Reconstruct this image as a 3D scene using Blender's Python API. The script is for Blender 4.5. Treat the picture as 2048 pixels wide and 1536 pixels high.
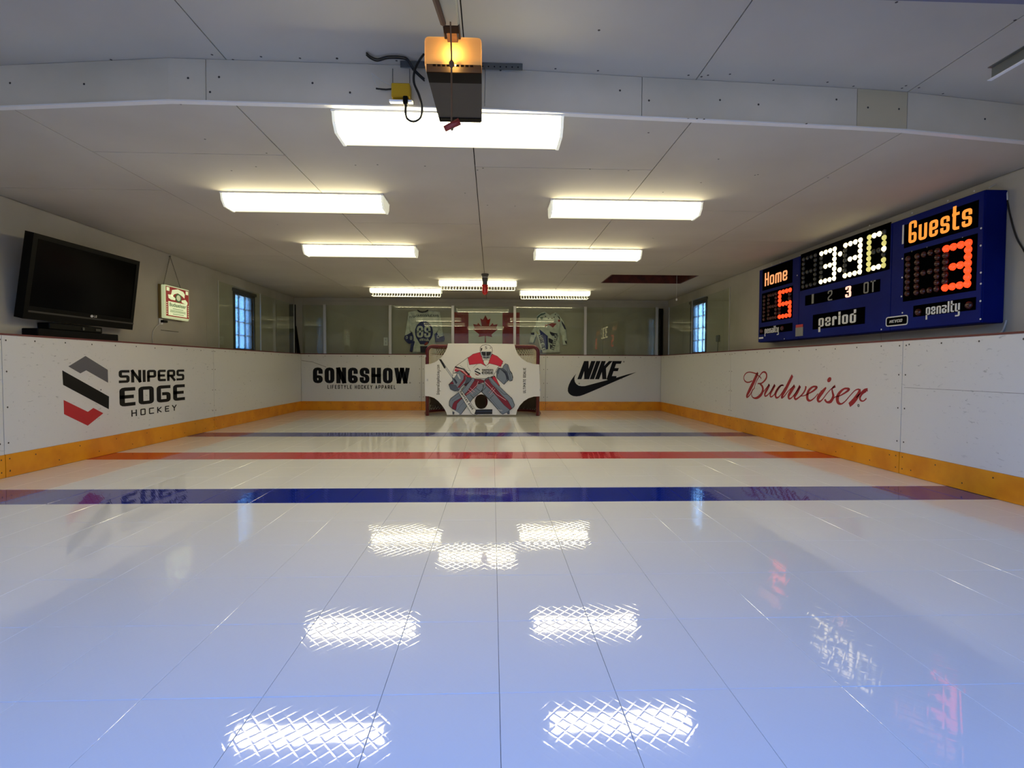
import bpy, math, random
from mathutils import Vector, Matrix
random.seed(7)
SC = bpy.context.scene
COL = SC.collection
for o in list(bpy.data.objects): bpy.data.objects.remove(o)

# ---------------------------------------------------------------- camera
F, CH = 1070.0, 0.853                    # focal length in pixels of the 2048 px frame, eye height
CAMP = Vector((0, 0, CH))
VPX, VPY, ROLL = 985.0, 733.0, math.radians(0.17)
d_ = Vector(((VPX-1024)/F, (768-VPY)/F, -1)).normalized()      # world +Y in camera axes
u_ = Vector((math.sin(ROLL), math.cos(ROLL), 0)); u_ = (u_-d_*u_.dot(d_)).normalized()
x_ = d_.cross(u_).normalized()
RW = Matrix((x_, d_, u_))                                       # camera -> world
cd = bpy.data.cameras.new('camera'); cam = bpy.data.objects.new('camera', cd); COL.objects.link(cam)
cd.sensor_width = 36; cd.lens = F/2048*36; cd.clip_start = .02; cd.clip_end = 200
cam.matrix_world = Matrix.Translation(CAMP) @ RW.to_4x4()
SC.camera = cam

# ---------------------------------------------------------------- world, exposure
w = bpy.data.worlds.new('sky'); SC.world = w; w.use_nodes = True
nt = w.node_tree; bg = nt.nodes['Background']
sky = nt.nodes.new('ShaderNodeTexSky'); sky.sky_type = 'NISHITA'; sky.sun_disc = False
sky.sun_elevation = math.radians(38); sky.sun_rotation = math.radians(60)
tint = nt.nodes.new('ShaderNodeMix'); tint.data_type = 'RGBA'; tint.blend_type = 'MULTIPLY'; tint.inputs[0].default_value = 1; tint.inputs[7].default_value = (.36, .76, 1.60, 1)
nt.links.new(sky.outputs[0], tint.inputs[6]); nt.links.new(tint.outputs[2], bg.inputs[0]); bg.inputs[1].default_value = .58
SC.view_settings.view_transform = 'Standard'; SC.view_settings.look = 'None'
SC.view_settings.gamma = 1; SC.view_settings.exposure = 1.04
SC.view_settings.use_curve_mapping = False
SC.cycles.use_denoising = True
SC.cycles.max_bounces = 10; SC.cycles.diffuse_bounces = 5; SC.cycles.glossy_bounces = 5
SC.cycles.transmission_bounces = 8; SC.cycles.transparent_max_bounces = 16
SC.cycles.caustics_refractive = False; SC.cycles.caustics_reflective = False
SC.cycles.sample_clamp_indirect = 6
LIGHT = 7.6
sd_ = bpy.data.lights.new('sun', 'SUN'); sd_.energy = 7; sd_.color = (1, .95, .86); sd_.angle = .01
sun = bpy.data.objects.new('sun', sd_); COL.objects.link(sun); sun.rotation_euler = Vector((.30, .75, 1.0)).to_track_quat('Z', 'Y').to_euler()            # strength of the fluorescent lenses

# ---------------------------------------------------------------- helpers
def lin(c):
    c = c/255.0
    return c/12.92 if c <= .04045 else ((c+.055)/1.055)**2.4
def rgb(r, g, b): return (lin(r), lin(g), lin(b), 1)
M = {}
def mat(name, col, rough=.5, metal=0, emit=None, es=0, spec=.5, trans=0, coat=0):
    m = bpy.data.materials.new(name); m.use_nodes = True
    p = m.node_tree.nodes['Principled BSDF']
    p.inputs['Base Color'].default_value = rgb(*col)
    p.inputs['Roughness'].default_value = rough; p.inputs['Metallic'].default_value = metal
    p.inputs['Specular IOR Level'].default_value = spec
    if trans: p.inputs['Transmission Weight'].default_value = trans
    if coat: p.inputs['Coat Weight'].default_value = coat; p.inputs['Coat Roughness'].default_value = .08
    if emit: p.inputs['Emission Color'].default_value = rgb(*emit); p.inputs['Emission Strength'].default_value = es
    M[name] = m; return m
class N:                                   # tiny node helper
    def __init__(s, m): s.t = m.node_tree; s.p = s.t.nodes['Principled BSDF']
    def n(s, typ, **kw):
        x = s.t.nodes.new(typ)
        for k, v in kw.items():
            if k.startswith('i_'):
                x.inputs[int(k[2:])].default_value = v
            else: setattr(x, k, v)
        return x
    def l(s, a, b): s.t.links.new(a, b)
    def math(s, op, a, b=None, c=None):
        x = s.t.nodes.new('ShaderNodeMath'); x.operation = op
        for i, v in enumerate((a, b, c)):
            if v is None: continue
            if isinstance(v, (int, float)): x.inputs[i].default_value = v
            else: s.l(v, x.inputs[i])
        return x.outputs[0]
def mottle(m, c2, scale=3, lo=.4, hi=.7, amt=1.0, detail=4):
    """mix the base colour towards c2 by a soft noise (grime, uneven paint)"""
    q = N(m); tc = q.n('ShaderNodeNewGeometry')
    no = q.n('ShaderNodeTexNoise'); no.inputs['Scale'].default_value = scale; no.inputs['Detail'].default_value = detail
    q.l(tc.outputs['Position'], no.inputs['Vector'])
    mr = q.n('ShaderNodeMapRange'); q.l(no.outputs[0], mr.inputs[0])
    mr.inputs[1].default_value = lo; mr.inputs[2].default_value = hi; mr.inputs[4].default_value = amt
    mx = q.n('ShaderNodeMix', data_type='RGBA'); q.l(mr.outputs[0], mx.inputs[0])
    mx.inputs[6].default_value = q.p.inputs['Base Color'].default_value[:]; mx.inputs[7].default_value = rgb(*c2)
    q.l(mx.outputs[2], q.p.inputs['Base Color']); return mx
def bump(m, scale, dist, detail=3, kind='noise'):
    q = N(m); g = q.n('ShaderNodeNewGeometry'); no = q.n('ShaderNodeTexNoise')
    no.inputs['Scale'].default_value = scale; no.inputs['Detail'].default_value = detail
    q.l(g.outputs['Position'], no.inputs['Vector'])
    b = q.n('ShaderNodeBump'); b.inputs['Distance'].default_value = dist
    q.l(no.outputs[0], b.inputs['Height']); q.l(b.outputs[0], q.p.inputs['Normal'])

class MB:
    def __init__(s): s.v = []; s.f = []; s.m = []; s.mats = []
    def mi(s, m):
        if m is None: m = 'x'
        if m not in s.mats: s.mats.append(m)
        return s.mats.index(m)
    def add(s, vs, fs, m=None):
        b = len(s.v); s.v += [Vector(v) for v in vs]; k = s.mi(m)
        for f in fs: s.f.append([b+i for i in f]); s.m.append(k)
        return s
    def box(s, a, b, m=None, bev=0):
        x0, y0, z0 = [min(a[i], b[i]) for i in range(3)]; x1, y1, z1 = [max(a[i], b[i]) for i in range(3)]
        if bev:
            e = min(bev, .45*min(x1-x0, y1-y0, z1-z0)); vs = []; 
            # chamfered box: 24 verts
            idx = {}
            for sx in (0, 1):
                for sy in (0, 1):
                    for sz in (0, 1):
                        X, Y, Z = (x0, x1)[sx], (y0, y1)[sy], (z0, z1)[sz]
                        dx, dy, dz = (e, -e)[sx], (e, -e)[sy], (e, -e)[sz]
                        idx[(sx, sy, sz, 0)] = len(vs); vs.append((X, Y+dy, Z+dz))
                        idx[(sx, sy, sz, 1)] = len(vs); vs.append((X+dx, Y, Z+dz))
                        idx[(sx, sy, sz, 2)] = len(vs); vs.append((X+dx, Y+dy, Z))
            I = lambda a, b, c, k: idx[(a, b, c, k)]
            fs = []
            for t in (0, 1):
                fs += [[I(t,0,0,0), I(t,1,0,0), I(t,1,1,0), I(t,0,1,0)], [I(0,t,0,1), I(1,t,0,1), I(1,t,1,1), I(0,t,1,1)],
                       [I(0,0,t,2), I(1,0,t,2), I(1,1,t,2), I(0,1,t,2)]]
                for q in (0, 1):
                    fs += [[I(t,q,0,0), I(t,q,1,0), I(t,q,1,1), I(t,q,0,1)], [I(t,0,q,0), I(t,1,q,0), I(t,1,q,2), I(t,0,q,2)],
                           [I(0,t,q,1), I(1,t,q,1), I(1,t,q,2), I(0,t,q,2)]]
                    for r in (0, 1): fs.append([I(t,q,r,0), I(t,q,r,1), I(t,q,r,2)])
            # orient outward
            c = Vector(((x0+x1)/2, (y0+y1)/2, (z0+z1)/2)); out = []
            for f in fs:
                p = [Vector(vs[i]) for i in f]; n = (p[1]-p[0]).cross(p[2]-p[0]); mid = sum(p, Vector())/len(p)
                out.append(f if n.dot(mid-c) > 0 else f[::-1])
            return s.add(vs, out, m)
        vs = [(x0,y0,z0),(x1,y0,z0),(x1,y1,z0),(x0,y1,z0),(x0,y0,z1),(x1,y0,z1),(x1,y1,z1),(x0,y1,z1)]
        return s.add(vs, [(0,3,2,1),(4,5,6,7),(0,1,5,4),(1,2,6,5),(2,3,7,6),(3,0,4,7)], m)
    def hexa(s, bot, top, m=None):          # 4 + 4 corners
        return s.add(list(bot)+list(top), [(3,2,1,0),(4,5,6,7),(0,1,5,4),(1,2,6,5),(2,3,7,6),(3,0,4,7)], m)
    def tube(s, pts, r, seg=6, m=None, closed=False, cap=True):
        pts = [Vector(p) for p in pts]; n = len(pts); rings = []
        rr = r if isinstance(r, (list, tuple)) else [r]*n
        up = None
        for i, p in enumerate(pts):
            a = pts[(i-1) % n] if (i or closed) else p; b = pts[(i+1) % n] if (i < n-1 or closed) else p
            t = (b-a)
            if t.length < 1e-9: t = Vector((0, 0, 1))
            t.normalize()
            if up is None:
                up = Vector((0, 0, 1)) if abs(t.z) < .9 else Vector((1, 0, 0))
            e1 = (up-t*up.dot(t))
            if e1.length < 1e-4: e1 = t.orthogonal()
            e1.normalize(); up = e1; e2 = t.cross(e1)
            rings.append([p+(e1*math.cos(2*math.pi*k/seg)+e2*math.sin(2*math.pi*k/seg))*rr[i] for k in range(seg)])
        vs = [v for ring in rings for v in ring]; fs = []
        for i in range(n if closed else n-1):
            j = (i+1) % n
            for k in range(seg):
                l = (k+1) % seg; fs.append((i*seg+k, i*seg+l, j*seg+l, j*seg+k))
        if cap and not closed: fs += [tuple(range(seg))[::-1], tuple((n-1)*seg+k for k in range(seg))]
        return s.add(vs, fs, m)
    def lathe(s, prof, c, axis='z', seg=16, m=None):      # prof: (radius, height)
        c = Vector(c); vs = []; fs = []; n = len(prof)
        for r, h in prof:
            for k in range(seg):
                a = 2*math.pi*k/seg; p, q = r*math.cos(a), r*math.sin(a)
                vs.append(c+Vector({'z': (p, q, h), 'x': (h, p, q), 'y': (q, h, p), '-x': (-h, q, p), '-y': (p, -h, q)}[axis]))
        for i in range(n-1):
            for k in range(seg):
                l = (k+1) % seg; fs.append((i*seg+k, i*seg+l, (i+1)*seg+l, (i+1)*seg+k))
        fs += [tuple(range(seg))[::-1], tuple((n-1)*seg+k for k in range(seg))]
        return s.add(vs, fs, m)
    def prism(s, uv, P, d0, d1, m=None):     # uv polygon on plane P between offsets d0 (back) and d1 (front)
        ar = sum(uv[i][0]*uv[(i+1) % len(uv)][1]-uv[(i+1) % len(uv)][0]*uv[i][1] for i in range(len(uv)))
        if ar < 0: uv = uv[::-1]
        n = len(uv); vs = [P.w(u, v, d0) for u, v in uv]+[P.w(u, v, d1) for u, v in uv]
        fs = [tuple(range(n, 2*n))]+[(i, (i+1) % n, n+(i+1) % n, n+i) for i in range(n)]
        return s.add(vs, fs, m)
    def build(s, name, m=None, parent=None, smooth=False):
        off = Vector(parent['_w']) if parent and '_w' in parent else Vector((0, 0, 0))
        me = bpy.data.meshes.new(name); me.from_pydata([v-off for v in s.v], [], s.f)
        for k in s.mats: me.materials.append(M[m if k == 'x' else k])
        me.polygons.foreach_set('material_index', s.m)
        if smooth: me.polygons.foreach_set('use_smooth', [True]*len(me.polygons))
        me.update(); o = bpy.data.objects.new(name, me); COL.objects.link(o)
        if parent: o.parent = parent; o['_w'] = parent['_w'] if '_w' in parent else (0., 0., 0.)
        else: o['_w'] = (0., 0., 0.)
        return o
def tag(o, label=None, cat=None, group=None, kind=None):
    for k, v in (('label', label), ('category', cat), ('group', group), ('kind', kind)):
        if v: o[k] = v
    return o
def empty(name, loc, label=None, cat=None, group=None, kind=None):
    o = bpy.data.objects.new(name, None); COL.objects.link(o); o.location = loc; o['_w'] = tuple(loc)
    o.empty_display_size = .1
    return tag(o, label, cat, group, kind)
def lab(o, l): o['label'] = l; return o

class Plane:      # L: x = c facing +x ; R: x = c facing -x ; B: y = c facing the camera
    def __init__(s, k, c): s.k = k; s.c = c
    def w(s, u, v, d=0):
        return Vector({'L': (s.c+d, u, v), 'R': (s.c-d, -u, v), 'B': (u, s.c-d, v)}[s.k])
    def px(s, x, y):
        r = RW @ Vector(((x-1024)/F, (768-y)/F, -1))
        if s.k == 'B': t = s.c/r.y; p = CAMP+r*t; return (p.x, p.z)
        t = s.c/r.x; p = CAMP+r*t; return ((p.y if s.k == 'L' else -p.y), p.z)
    def pl(s, pts, ox=0, oy=0, k=1): return [s.px(ox+x/k, oy+y/k) for x, y in pts]
def PZ(x, y, z):
    r = RW @ Vector(((x-1024)/F, (768-y)/F, -1)); return CAMP+r*((z-CH)/r.z)
def PX(x, y, X):
    r = RW @ Vector(((x-1024)/F, (768-y)/F, -1)); return CAMP+r*(X/r.x)
def PY(x, y, Y):
    r = RW @ Vector(((x-1024)/F, (768-y)/F, -1)); return CAMP+r*(Y/r.y)

def smooth_line(pts, k=6, closed=False):
    pts = [Vector(p) for p in pts]; n = len(pts); out = []
    for i in range(n if closed else n-1):
        p0 = pts[(i-1) % n] if (closed or i) else pts[0]; p1 = pts[i]; p2 = pts[(i+1) % n]
        p3 = pts[(i+2) % n] if (closed or i < n-2) else pts[-1]
        for j in range(k):
            t = j/k
            out.append(.5*((2*p1)+(-p0+p2)*t+(2*p0-5*p1+4*p2-p3)*t*t+(-p0+3*p1-3*p2+p3)*t**3))
    if not closed: out.append(pts[-1])
    return out
def round_corners(pts, r, closed=False):
    n = len(pts)
    if r <= 0 or n < 3: return pts
    out = []
    for i in range(n):
        p = Vector(pts[i])
        if not closed and i in (0, n-1): out.append(tuple(p)); continue
        a = Vector(pts[(i-1) % n]); b = Vector(pts[(i+1) % n])
        da, db = (a-p), (b-p); ra = min(r, da.length*.48); rb = min(r, db.length*.48)
        if da.length < 1e-9 or db.length < 1e-9: out.append(tuple(p)); continue
        A = p+da.normalized()*ra; B = p+db.normalized()*rb
        for t in (0, .33, .67, 1): out.append(tuple(A*(1-t)**2+p*2*t*(1-t)+B*t*t))
    return out
def stroke_quads(pts, wd, closed=False):
    """2D polyline -> list of quads with mitred joints; wd number or list"""
    P = [Vector((p[0], p[1])) for p in pts]; n = len(P)
    W = wd if isinstance(wd, (list, tuple)) else [wd]*n
    L, R = [], []
    for i in range(n):
        a = P[(i-1) % n] if (i or closed) else None; b = P[(i+1) % n] if (i < n-1 or closed) else None
        t1 = (P[i]-a).normalized() if a is not None and (P[i]-a).length > 1e-9 else None
        t2 = (b-P[i]).normalized() if b is not None and (b-P[i]).length > 1e-9 else None
        t1 = t1 or t2 or Vector((1, 0)); t2 = t2 or t1
        t = (t1+t2); t = t.normalized() if t.length > 1e-6 else t1
        nn = Vector((-t.y, t.x)); c = max(.3, nn.dot(Vector((-t1.y, t1.x))))
        h = W[i]/2/c; L.append(P[i]+nn*h); R.append(P[i]-nn*h)
    q = []
    for i in range(n if closed else n-1):
        j = (i+1) % n; q.append([tuple(R[i]), tuple(R[j]), tuple(L[j]), tuple(L[i])])
    return q
X_ = .68
GL = {
 'A': [[(0,0),(.5,1)],[(.5,1),(1,0)],[(.2,.3),(.8,.3)]], 'B': [[(0,0),(0,1),(.9,1),(.9,.52),(0,.52)],[(.9,.52),(1,.45),(1,0),(0,0)]],
 'C': [[(1,.72),(1,1),(0,1),(0,0),(1,0),(1,.28)]], 'c': [[(1,1),(0,1),(0,0),(1,0)]], 'D': [[(0,0),(0,1),(1,1),(1,0),(0,0)]],
 'E': [[(1,1),(0,1),(0,0),(1,0)],[(0,.5),(.85,.5)]], 'F': [[(0,0),(0,1),(1,1)],[(0,.52),(.85,.52)]],
 'G': [[(1,.74),(1,1),(0,1),(0,0),(1,0),(1,.40),(.6,.40)]], 'g': [[(1,1),(0,1),(0,0),(1,0),(1,.5),(.55,.5)]],
 'H': [[(0,0),(0,1)],[(1,0),(1,1)],[(0,.5),(1,.5)]], 'I': [[(.5,0),(.5,1)]],
 'K': [[(0,0),(0,1)],[(1,1),(.12,.5),(1,0)]], 'L': [[(0,1),(0,0),(1,0)]], 'M': [[(0,0),(0,1),(.5,.35),(1,1),(1,0)]],
 'N': [[(0,0),(0,1)],[(0,1),(1,0)],[(1,0),(1,1)]], 'O': [[(0,.5),(0,1),(1,1),(1,0),(0,0),(0,.5)]],
 'P': [[(0,0),(0,1),(1,1),(1,.42),(0,.42)]], 'R': [[(0,0),(0,1),(1,1),(1,.45),(0,.45)],[(.45,.45),(1,0)]],
 'S': [[(1,.75),(1,1),(0,1),(0,.52),(1,.48),(1,0),(0,0),(0,.25)]], 's': [[(1,1),(0,1),(0,.5),(1,.5),(1,0),(0,0)]],
 'T': [[(.5,0),(.5,1)],[(0,1),(1,1)]], 'U': [[(0,1),(0,0),(1,0),(1,1)]], 'V': [[(0,1),(.5,0),(1,1)]],
 'W': [[(0,1),(.2,0)],[(.2,0),(.5,1)],[(.5,1),(.8,0)],[(.8,0),(1,1)]], 'Y': [[(0,1),(.5,.48),(1,1)],[(.5,.48),(.5,0)]],
 '0': [[(0,.5),(0,1),(1,1),(1,0),(0,0),(0,.5)]], '1': [[(.5,0),(.5,1)]], '2': [[(0,.8),(0,1),(1,1),(1,.6),(0,.3),(0,0),(1,0)]],
 '3': [[(0,.82),(0,1),(1,1),(.85,.52),(.4,.52)],[(.85,.52),(1,.45),(1,0),(0,0),(0,.2)]],
 '5': [[(1,1),(0,1),(0,.55),(1,.55),(1,0),(0,0)]], '8': [[(0,.52),(0,1),(1,1),(1,.52),(0,.52),(0,0),(1,0),(1,.52)]],
 '9': [[(1,.5),(0,.5),(0,1),(1,1),(1,0),(0,0),(0,.22)]], '.': [[(.5,0),(.5,.02)]], '-': [[(0,.5),(1,.5)]],
 '(a)': [[(0,X_),(1,X_),(1,0),(0,0),(0,.38),(1,.38)]], '(d)': [[(1,1),(1,0),(0,0),(0,X_),(1,X_)]],
 '(e)': [[(0,.34),(1,.34),(1,X_),(0,X_),(0,0),(1,0),(1,.14)]], '(h)': [[(0,0),(0,1)],[(0,X_),(1,X_),(1,0)]],
 '(i)': [[(.5,0),(.5,X_)],[(.5,.87),(.5,1)]], '(l)': [[(.5,0),(.5,1)]], '(m)': [[(0,0),(0,X_),(1,X_),(1,0)],[(.5,X_),(.5,0)]],
 '(n)': [[(0,0),(0,X_),(1,X_),(1,0)]], '(o)': [[(0,.3),(0,X_),(1,X_),(1,0),(0,0),(0,.3)]],
 '(p)': [[(0,-.36),(0,X_),(1,X_),(1,0),(0,0)]], '(r)': [[(0,0),(0,X_),(1,X_),(1,.52)]],
 '(s)': [[(1,.52),(1,X_),(0,X_),(0,.36),(1,.32),(1,0),(0,0),(0,.15)]], '(t)': [[(.15,1),(.15,0),(1,0)],[(0,X_),(1,X_)]],
 '(u)': [[(0,X_),(0,0),(1,0),(1,X_)]], '(y)': [[(0,X_),(0,0),(1,0)],[(1,X_),(1,-.36),(.1,-.36)]],
 '(g)': [[(1,0),(0,0),(0,X_),(1,X_),(1,-.36),(0,-.36)]], '(k)': [[(0,0),(0,1)],[(1,X_),(.1,.32),(1,0)]], '(c)': [[(1,X_),(0,X_),(0,0),(1,0)]],
 '(w)': [[(0,X_),(0,0),(1,0),(1,X_)],[(.5,0),(.5,X_)]], '(b)': [[(0,1),(0,0),(1,0),(1,X_),(0,X_)]],
}
NARROW = {'I', '1', '(i)', '(l)', '.'}
WIDE = {'W': 1.55, 'M': 1.35, '(m)': 1.45, '(w)': 1.45, '(t)': .75, '(r)': .8, 'L': .85, 'F': .9, 'E': .93, 'T': .95}
def tokens(s):
    if s.startswith('#'): return [('('+c+')') if c.islower() else c for c in s[1:]]   # '#': real lower case
    return list(s)
def glyphs(s, w, h, tf, vf=.15, gap=.25, rnd=.3, shear=0):
    """polygons per letter in a w x h box; tf = stem width / letter width, vf = bar thickness / height"""
    tk = tokens(s); ws = [0 if c in NARROW else (.45 if c == ' ' else WIDE.get(c, 1)) for c in tk]
    ng = len(tk)-1; nn = sum(1 for c in tk if c in NARROW)
    L = w/(sum(ws)+nn*tf+ng*gap); x = 0; t = tf*L; ky = vf*h/t; H = h/ky; out = []
    for c, k in zip(tk, ws):
        cw = t if c in NARROW else L*k; g_ = []
        if c != ' ':
            for line in GL[c]:
                pts = [(x+t/2+(cw-t)*gx, (t/2+(H-t)*gy) if gy >= 0 else H*gy) for gx, gy in line]
                cl = pts[0] == pts[-1] and len(pts) > 3
                if cl: pts = pts[:-1]
                else:
                    for e0, e1 in ((0, 1), (-1, -2)):
                        a, b = Vector(pts[e0]), Vector(pts[e1]); e = (a-b).normalized()*t/2
                        if abs(e.x) < 1e-6 or abs(e.y) < 1e-6: pts[e0] = tuple(a+e)
                        elif abs(e.y) > abs(e.x) and (line[e0][1] in (0, 1)): pts[e0] = tuple(a+e*(t/2/abs(e.y)))
                pts = round_corners(pts, 0 if c in 'WVMANYK' else rnd*L, cl)
                for q in stroke_quads(pts, t, cl): g_.append([(px+shear*py*ky, py*ky) for px, py in q])
            out.append(g_)
        x += cw+gap*L
    return out
def text(mb, s, FN, w, h, tf, m=None, **kw):
    for g_ in glyphs(s, w, h, tf, **kw):
        for q in g_: FN(q, m)
def put_text(name, mname, parent, place, s, w, h, tf, split=False, **kw):
    """place(mb) -> placer; split letters become pieces of their own under one lettering part"""
    if not split:
        mb = MB(); text(mb, s, place(mb), w, h, tf, **kw); o = mb.build(name, mname, parent)
        if len(s) > 1: o['kind'] = 'stuff'
        return o
    e = bpy.data.objects.new(name, None); COL.objects.link(e); e.parent = parent; e['_w'] = tuple(parent['_w']); e.empty_display_size = .05
    for g_ in glyphs(s, w, h, tf, **kw):
        mb = MB(); f = place(mb)
        for q in g_: f(q, None)
        mb.build('letter', mname, e)
    return e
def on(mb, P, u0, v0, d0, d1, su=(1, 0), sv=(0, 1)):
    """placer for text on plane P: origin u0,v0, axes su and sv"""
    def f(q, m): mb.prism([(u0+x*su[0]+y*sv[0], v0+x*su[1]+y*sv[1]) for x, y in q], P, d0, d1, m)
    return f
# ---------------------------------------------------------------- dimensions
XL, XR, YB = -3.66, 3.30, 10.38          # faces of the dasher boards
WL, WR, WB = -3.875, 3.51, 10.63         # walls
CZ, CZN = CH+1.33, CH+1.54              # low ceiling, high ceiling by the door
BH, KH = 1.085, .175                     # board height, kick plate height
WF = -.30                                # door wall

# ---------------------------------------------------------------- materials
mat('ceiling_paint', (188, 184, 172), .85); mottle(M['ceiling_paint'], (177, 172, 160), 1.2, .35, .7)
mat('wall_paint', (178, 174, 161), .8); mottle(M['wall_paint'], (160, 155, 142), 1.5, .35, .75)
mat('fascia_paint', (208, 200, 182), .8); mottle(M['fascia_paint'], (192, 185, 166), 2, .3, .7)
mat('fascia_beige', (186, 176, 148), .8)
mat('dark_void', (20, 18, 16), .9)
mat('nail_grey', (50, 46, 42), .6)
mat('white_metal', (225, 225, 222), .4)
mat('galvanised', (120, 124, 126), .4, .8)
mat('aluminium', (190, 190, 184), .35, .6)
mat('black_plastic', (6, 6, 6), .5, spec=.1)
mat('black_matt', (6, 6, 7), .8, spec=.2)
mat('dark_grey_plastic', (50, 48, 46), .5)
mat('maroon_rail', (92, 22, 30), .5)
mat('goal_red', (90, 12, 18), .35); mat('rail_steel', (112, 88, 66), .5, .3); mat('trolley_cream', (176, 168, 134), .5)
mat('net_string', (222, 214, 190), .8)
mat('skirt_shade_brown', (74, 60, 48), .9)
mat('cover_white', (232, 232, 230), .6)
mat('ink_black', (8, 8, 12), .5, spec=.2)
mat('ink_grey', (84, 84, 90), .45)
mat('ink_red', (176, 24, 36), .45)
mat('script_red', (150, 20, 34), .45)
mat('concrete', (96, 94, 90), .9); mat('blocker_brown', (92, 78, 60), .9); mat('driveway_grey', (196, 178, 148), .9)
mat('red_brown_wood', (96, 36, 20), .6); mottle(M['red_brown_wood'], (62, 22, 12), 9, .35, .65)
mat('board_blue', (4, 18, 92), .5, spec=.06); mottle(M['board_blue'], (8, 26, 106), 3, .4, .7)
mat('panel_black', (4, 4, 5), .8, spec=0)
mat('print_white', (205, 208, 208), .5)
mat('print_grey', (120, 122, 122), .5)
mat('glow_orange', (150, 80, 20), .5, emit=(255, 150, 52), es=.5)
mat('glow_orange_pale', (150, 80, 40), .5, emit=(255, 165, 105), es=.5)
mat('glow_red_white', (160, 80, 60), .5, emit=(255, 190, 165), es=.7)
mat('bulb_white_lit', (200, 190, 150), .3, emit=(255, 238, 180), es=1.3)
mat('bulb_white_dim', (170, 165, 110), .25, emit=(235, 225, 130), es=.35)
mat('bulb_red_lit', (180, 24, 10), .3, emit=(255, 66, 26), es=.9)
mat('bulb_red_off', (64, 24, 18), .2)
mat('bulb_off', (52, 54, 54), .3)
mat('tv_screen', (3, 3, 3), .14, spec=.07)
mat('amber_lens', (226, 186, 122), .4)
mat('yellow_box', (200, 160, 20), .5)
mat('cord_black', (14, 13, 13), .5)
mat('cord_white', (200, 200, 192), .5)
mat('handle_red', (130, 36, 26), .5)
mat('rope_brown', (96, 70, 46), .8)
mat('dome_red', (170, 16, 14), .18, coat=.5, emit=(160, 16, 12), es=.12)
mat('grey_cast', (90, 88, 84), .5, .3)
mat('sign_cream', (200, 205, 165), .4, emit=(205, 215, 165), es=.24)
mat('sign_label', (220, 226, 190), .4, emit=(220, 232, 180), es=.32)
mat('sign_red', (150, 20, 30), .4, emit=(150, 16, 26), es=.18)
mat('sign_tan', (120, 98, 48), .5)
mat('sign_green', (70, 100, 60), .5, emit=(90, 120, 70), es=.15)
mat('jersey_white', (222, 226, 220), .9); mottle(M['jersey_white'], (186, 194, 190), 14, .4, .7)
mat('jersey_blue', (34, 44, 112), .9); mottle(M['jersey_blue'], (24, 30, 84), 12, .4, .7)
mat('jersey_navy', (20, 22, 52), .9)
mat('jersey_red', (150, 50, 44), .9)
mat('jersey_teal', (60, 92, 92), .9)
mat('jersey_yellow', (190, 170, 90), .9)
mat('flag_red', (158, 32, 30), .8); mottle(M['flag_red'], (134, 26, 24), 6, .4, .7)
mat('flag_white', (222, 226, 216), .8)
mat('window_dark', (26, 30, 34), .6)
mat('print_red', (205, 40, 66), .6); mat('print_maroon', (128, 22, 48), .6); mat('print_steel', (122, 134, 152), .6)
mat('print_steel_dark', (78, 88, 106), .6); mat('print_navy', (34, 42, 66), .6); mat('print_black', (18, 18, 24), .6)
mat('print_pink', (226, 178, 186), .6); mat('cover_grey', (200, 204, 210), .6)
mat('tube_white', (240, 240, 235), .4)

# fluorescent lenses
def lens_mat(name, col, st):
    m = bpy.data.materials.new(name); m.use_nodes = True; t = m.node_tree
    p = t.nodes['Principled BSDF']; p.inputs['Base Color'].default_value = (.8, .8, .75, 1)
    p.inputs['Emission Color'].default_value = rgb(*col); p.inputs['Emission Strength'].default_value = st; M[name] = m
lens_mat('lens_side', (255, 241, 196), LIGHT*1.3)
lens_mat('lens_bottom', (255, 240, 190), LIGHT*1.25)
lens_mat('lens_far', (250, 240, 190), .62)
lens_mat('lens_end', (226, 226, 196), .25)
lens_mat('guard_glow', (236, 232, 196), .35)  # guard wires glow by themselves in place of lamplight falling on them
lens_mat('opener_bulb', (255, 186, 92), 17)

# boards: white plastic with puck and stick marks
m = mat('board_white', (208, 208, 205), .32)
q = N(m); g = q.n('ShaderNodeNewGeometry')
mp = q.n('ShaderNodeMapping'); mp.inputs['Scale'].default_value = (1, 1, 2.6); q.l(g.outputs['Position'], mp.inputs[0])
n1 = q.n('ShaderNodeTexNoise'); n1.inputs['Scale'].default_value = 21; n1.inputs['Detail'].default_value = 5; n1.inputs['Distortion'].default_value = .6
q.l(mp.outputs[0], n1.inputs['Vector'])
n2 = q.n('ShaderNodeTexNoise'); n2.inputs['Scale'].default_value = .9; n2.inputs['Detail'].default_value = 2; q.l(g.outputs['Position'], n2.inputs['Vector'])
a1 = q.math('SUBTRACT', n1.outputs[0], .635); a2 = q.math('MULTIPLY', a1, 12); 
a3 = q.math('ADD', q.math('MULTIPLY', q.math('SUBTRACT', n2.outputs[0], .40), 5.0), 0.0)
cl = q.n('ShaderNodeClamp'); q.l(a3, cl.inputs[0])
c2 = q.n('ShaderNodeClamp'); q.l(q.math('MULTIPLY', a2, cl.outputs[0]), c2.inputs[0]); 
mx = q.n('ShaderNodeMix', data_type='RGBA'); q.l(q.math('MULTIPLY', c2.outputs[0], .55), mx.inputs[0])
mx.inputs[6].default_value = rgb(208, 208, 205); mx.inputs[7].default_value = rgb(96, 100, 104); q.l(mx.outputs[2], q.p.inputs['Base Color'])
m = mat('kick_yellow', (224, 146, 14), .35); mottle(m, (206, 124, 8), 5, .4, .7); 

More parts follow.
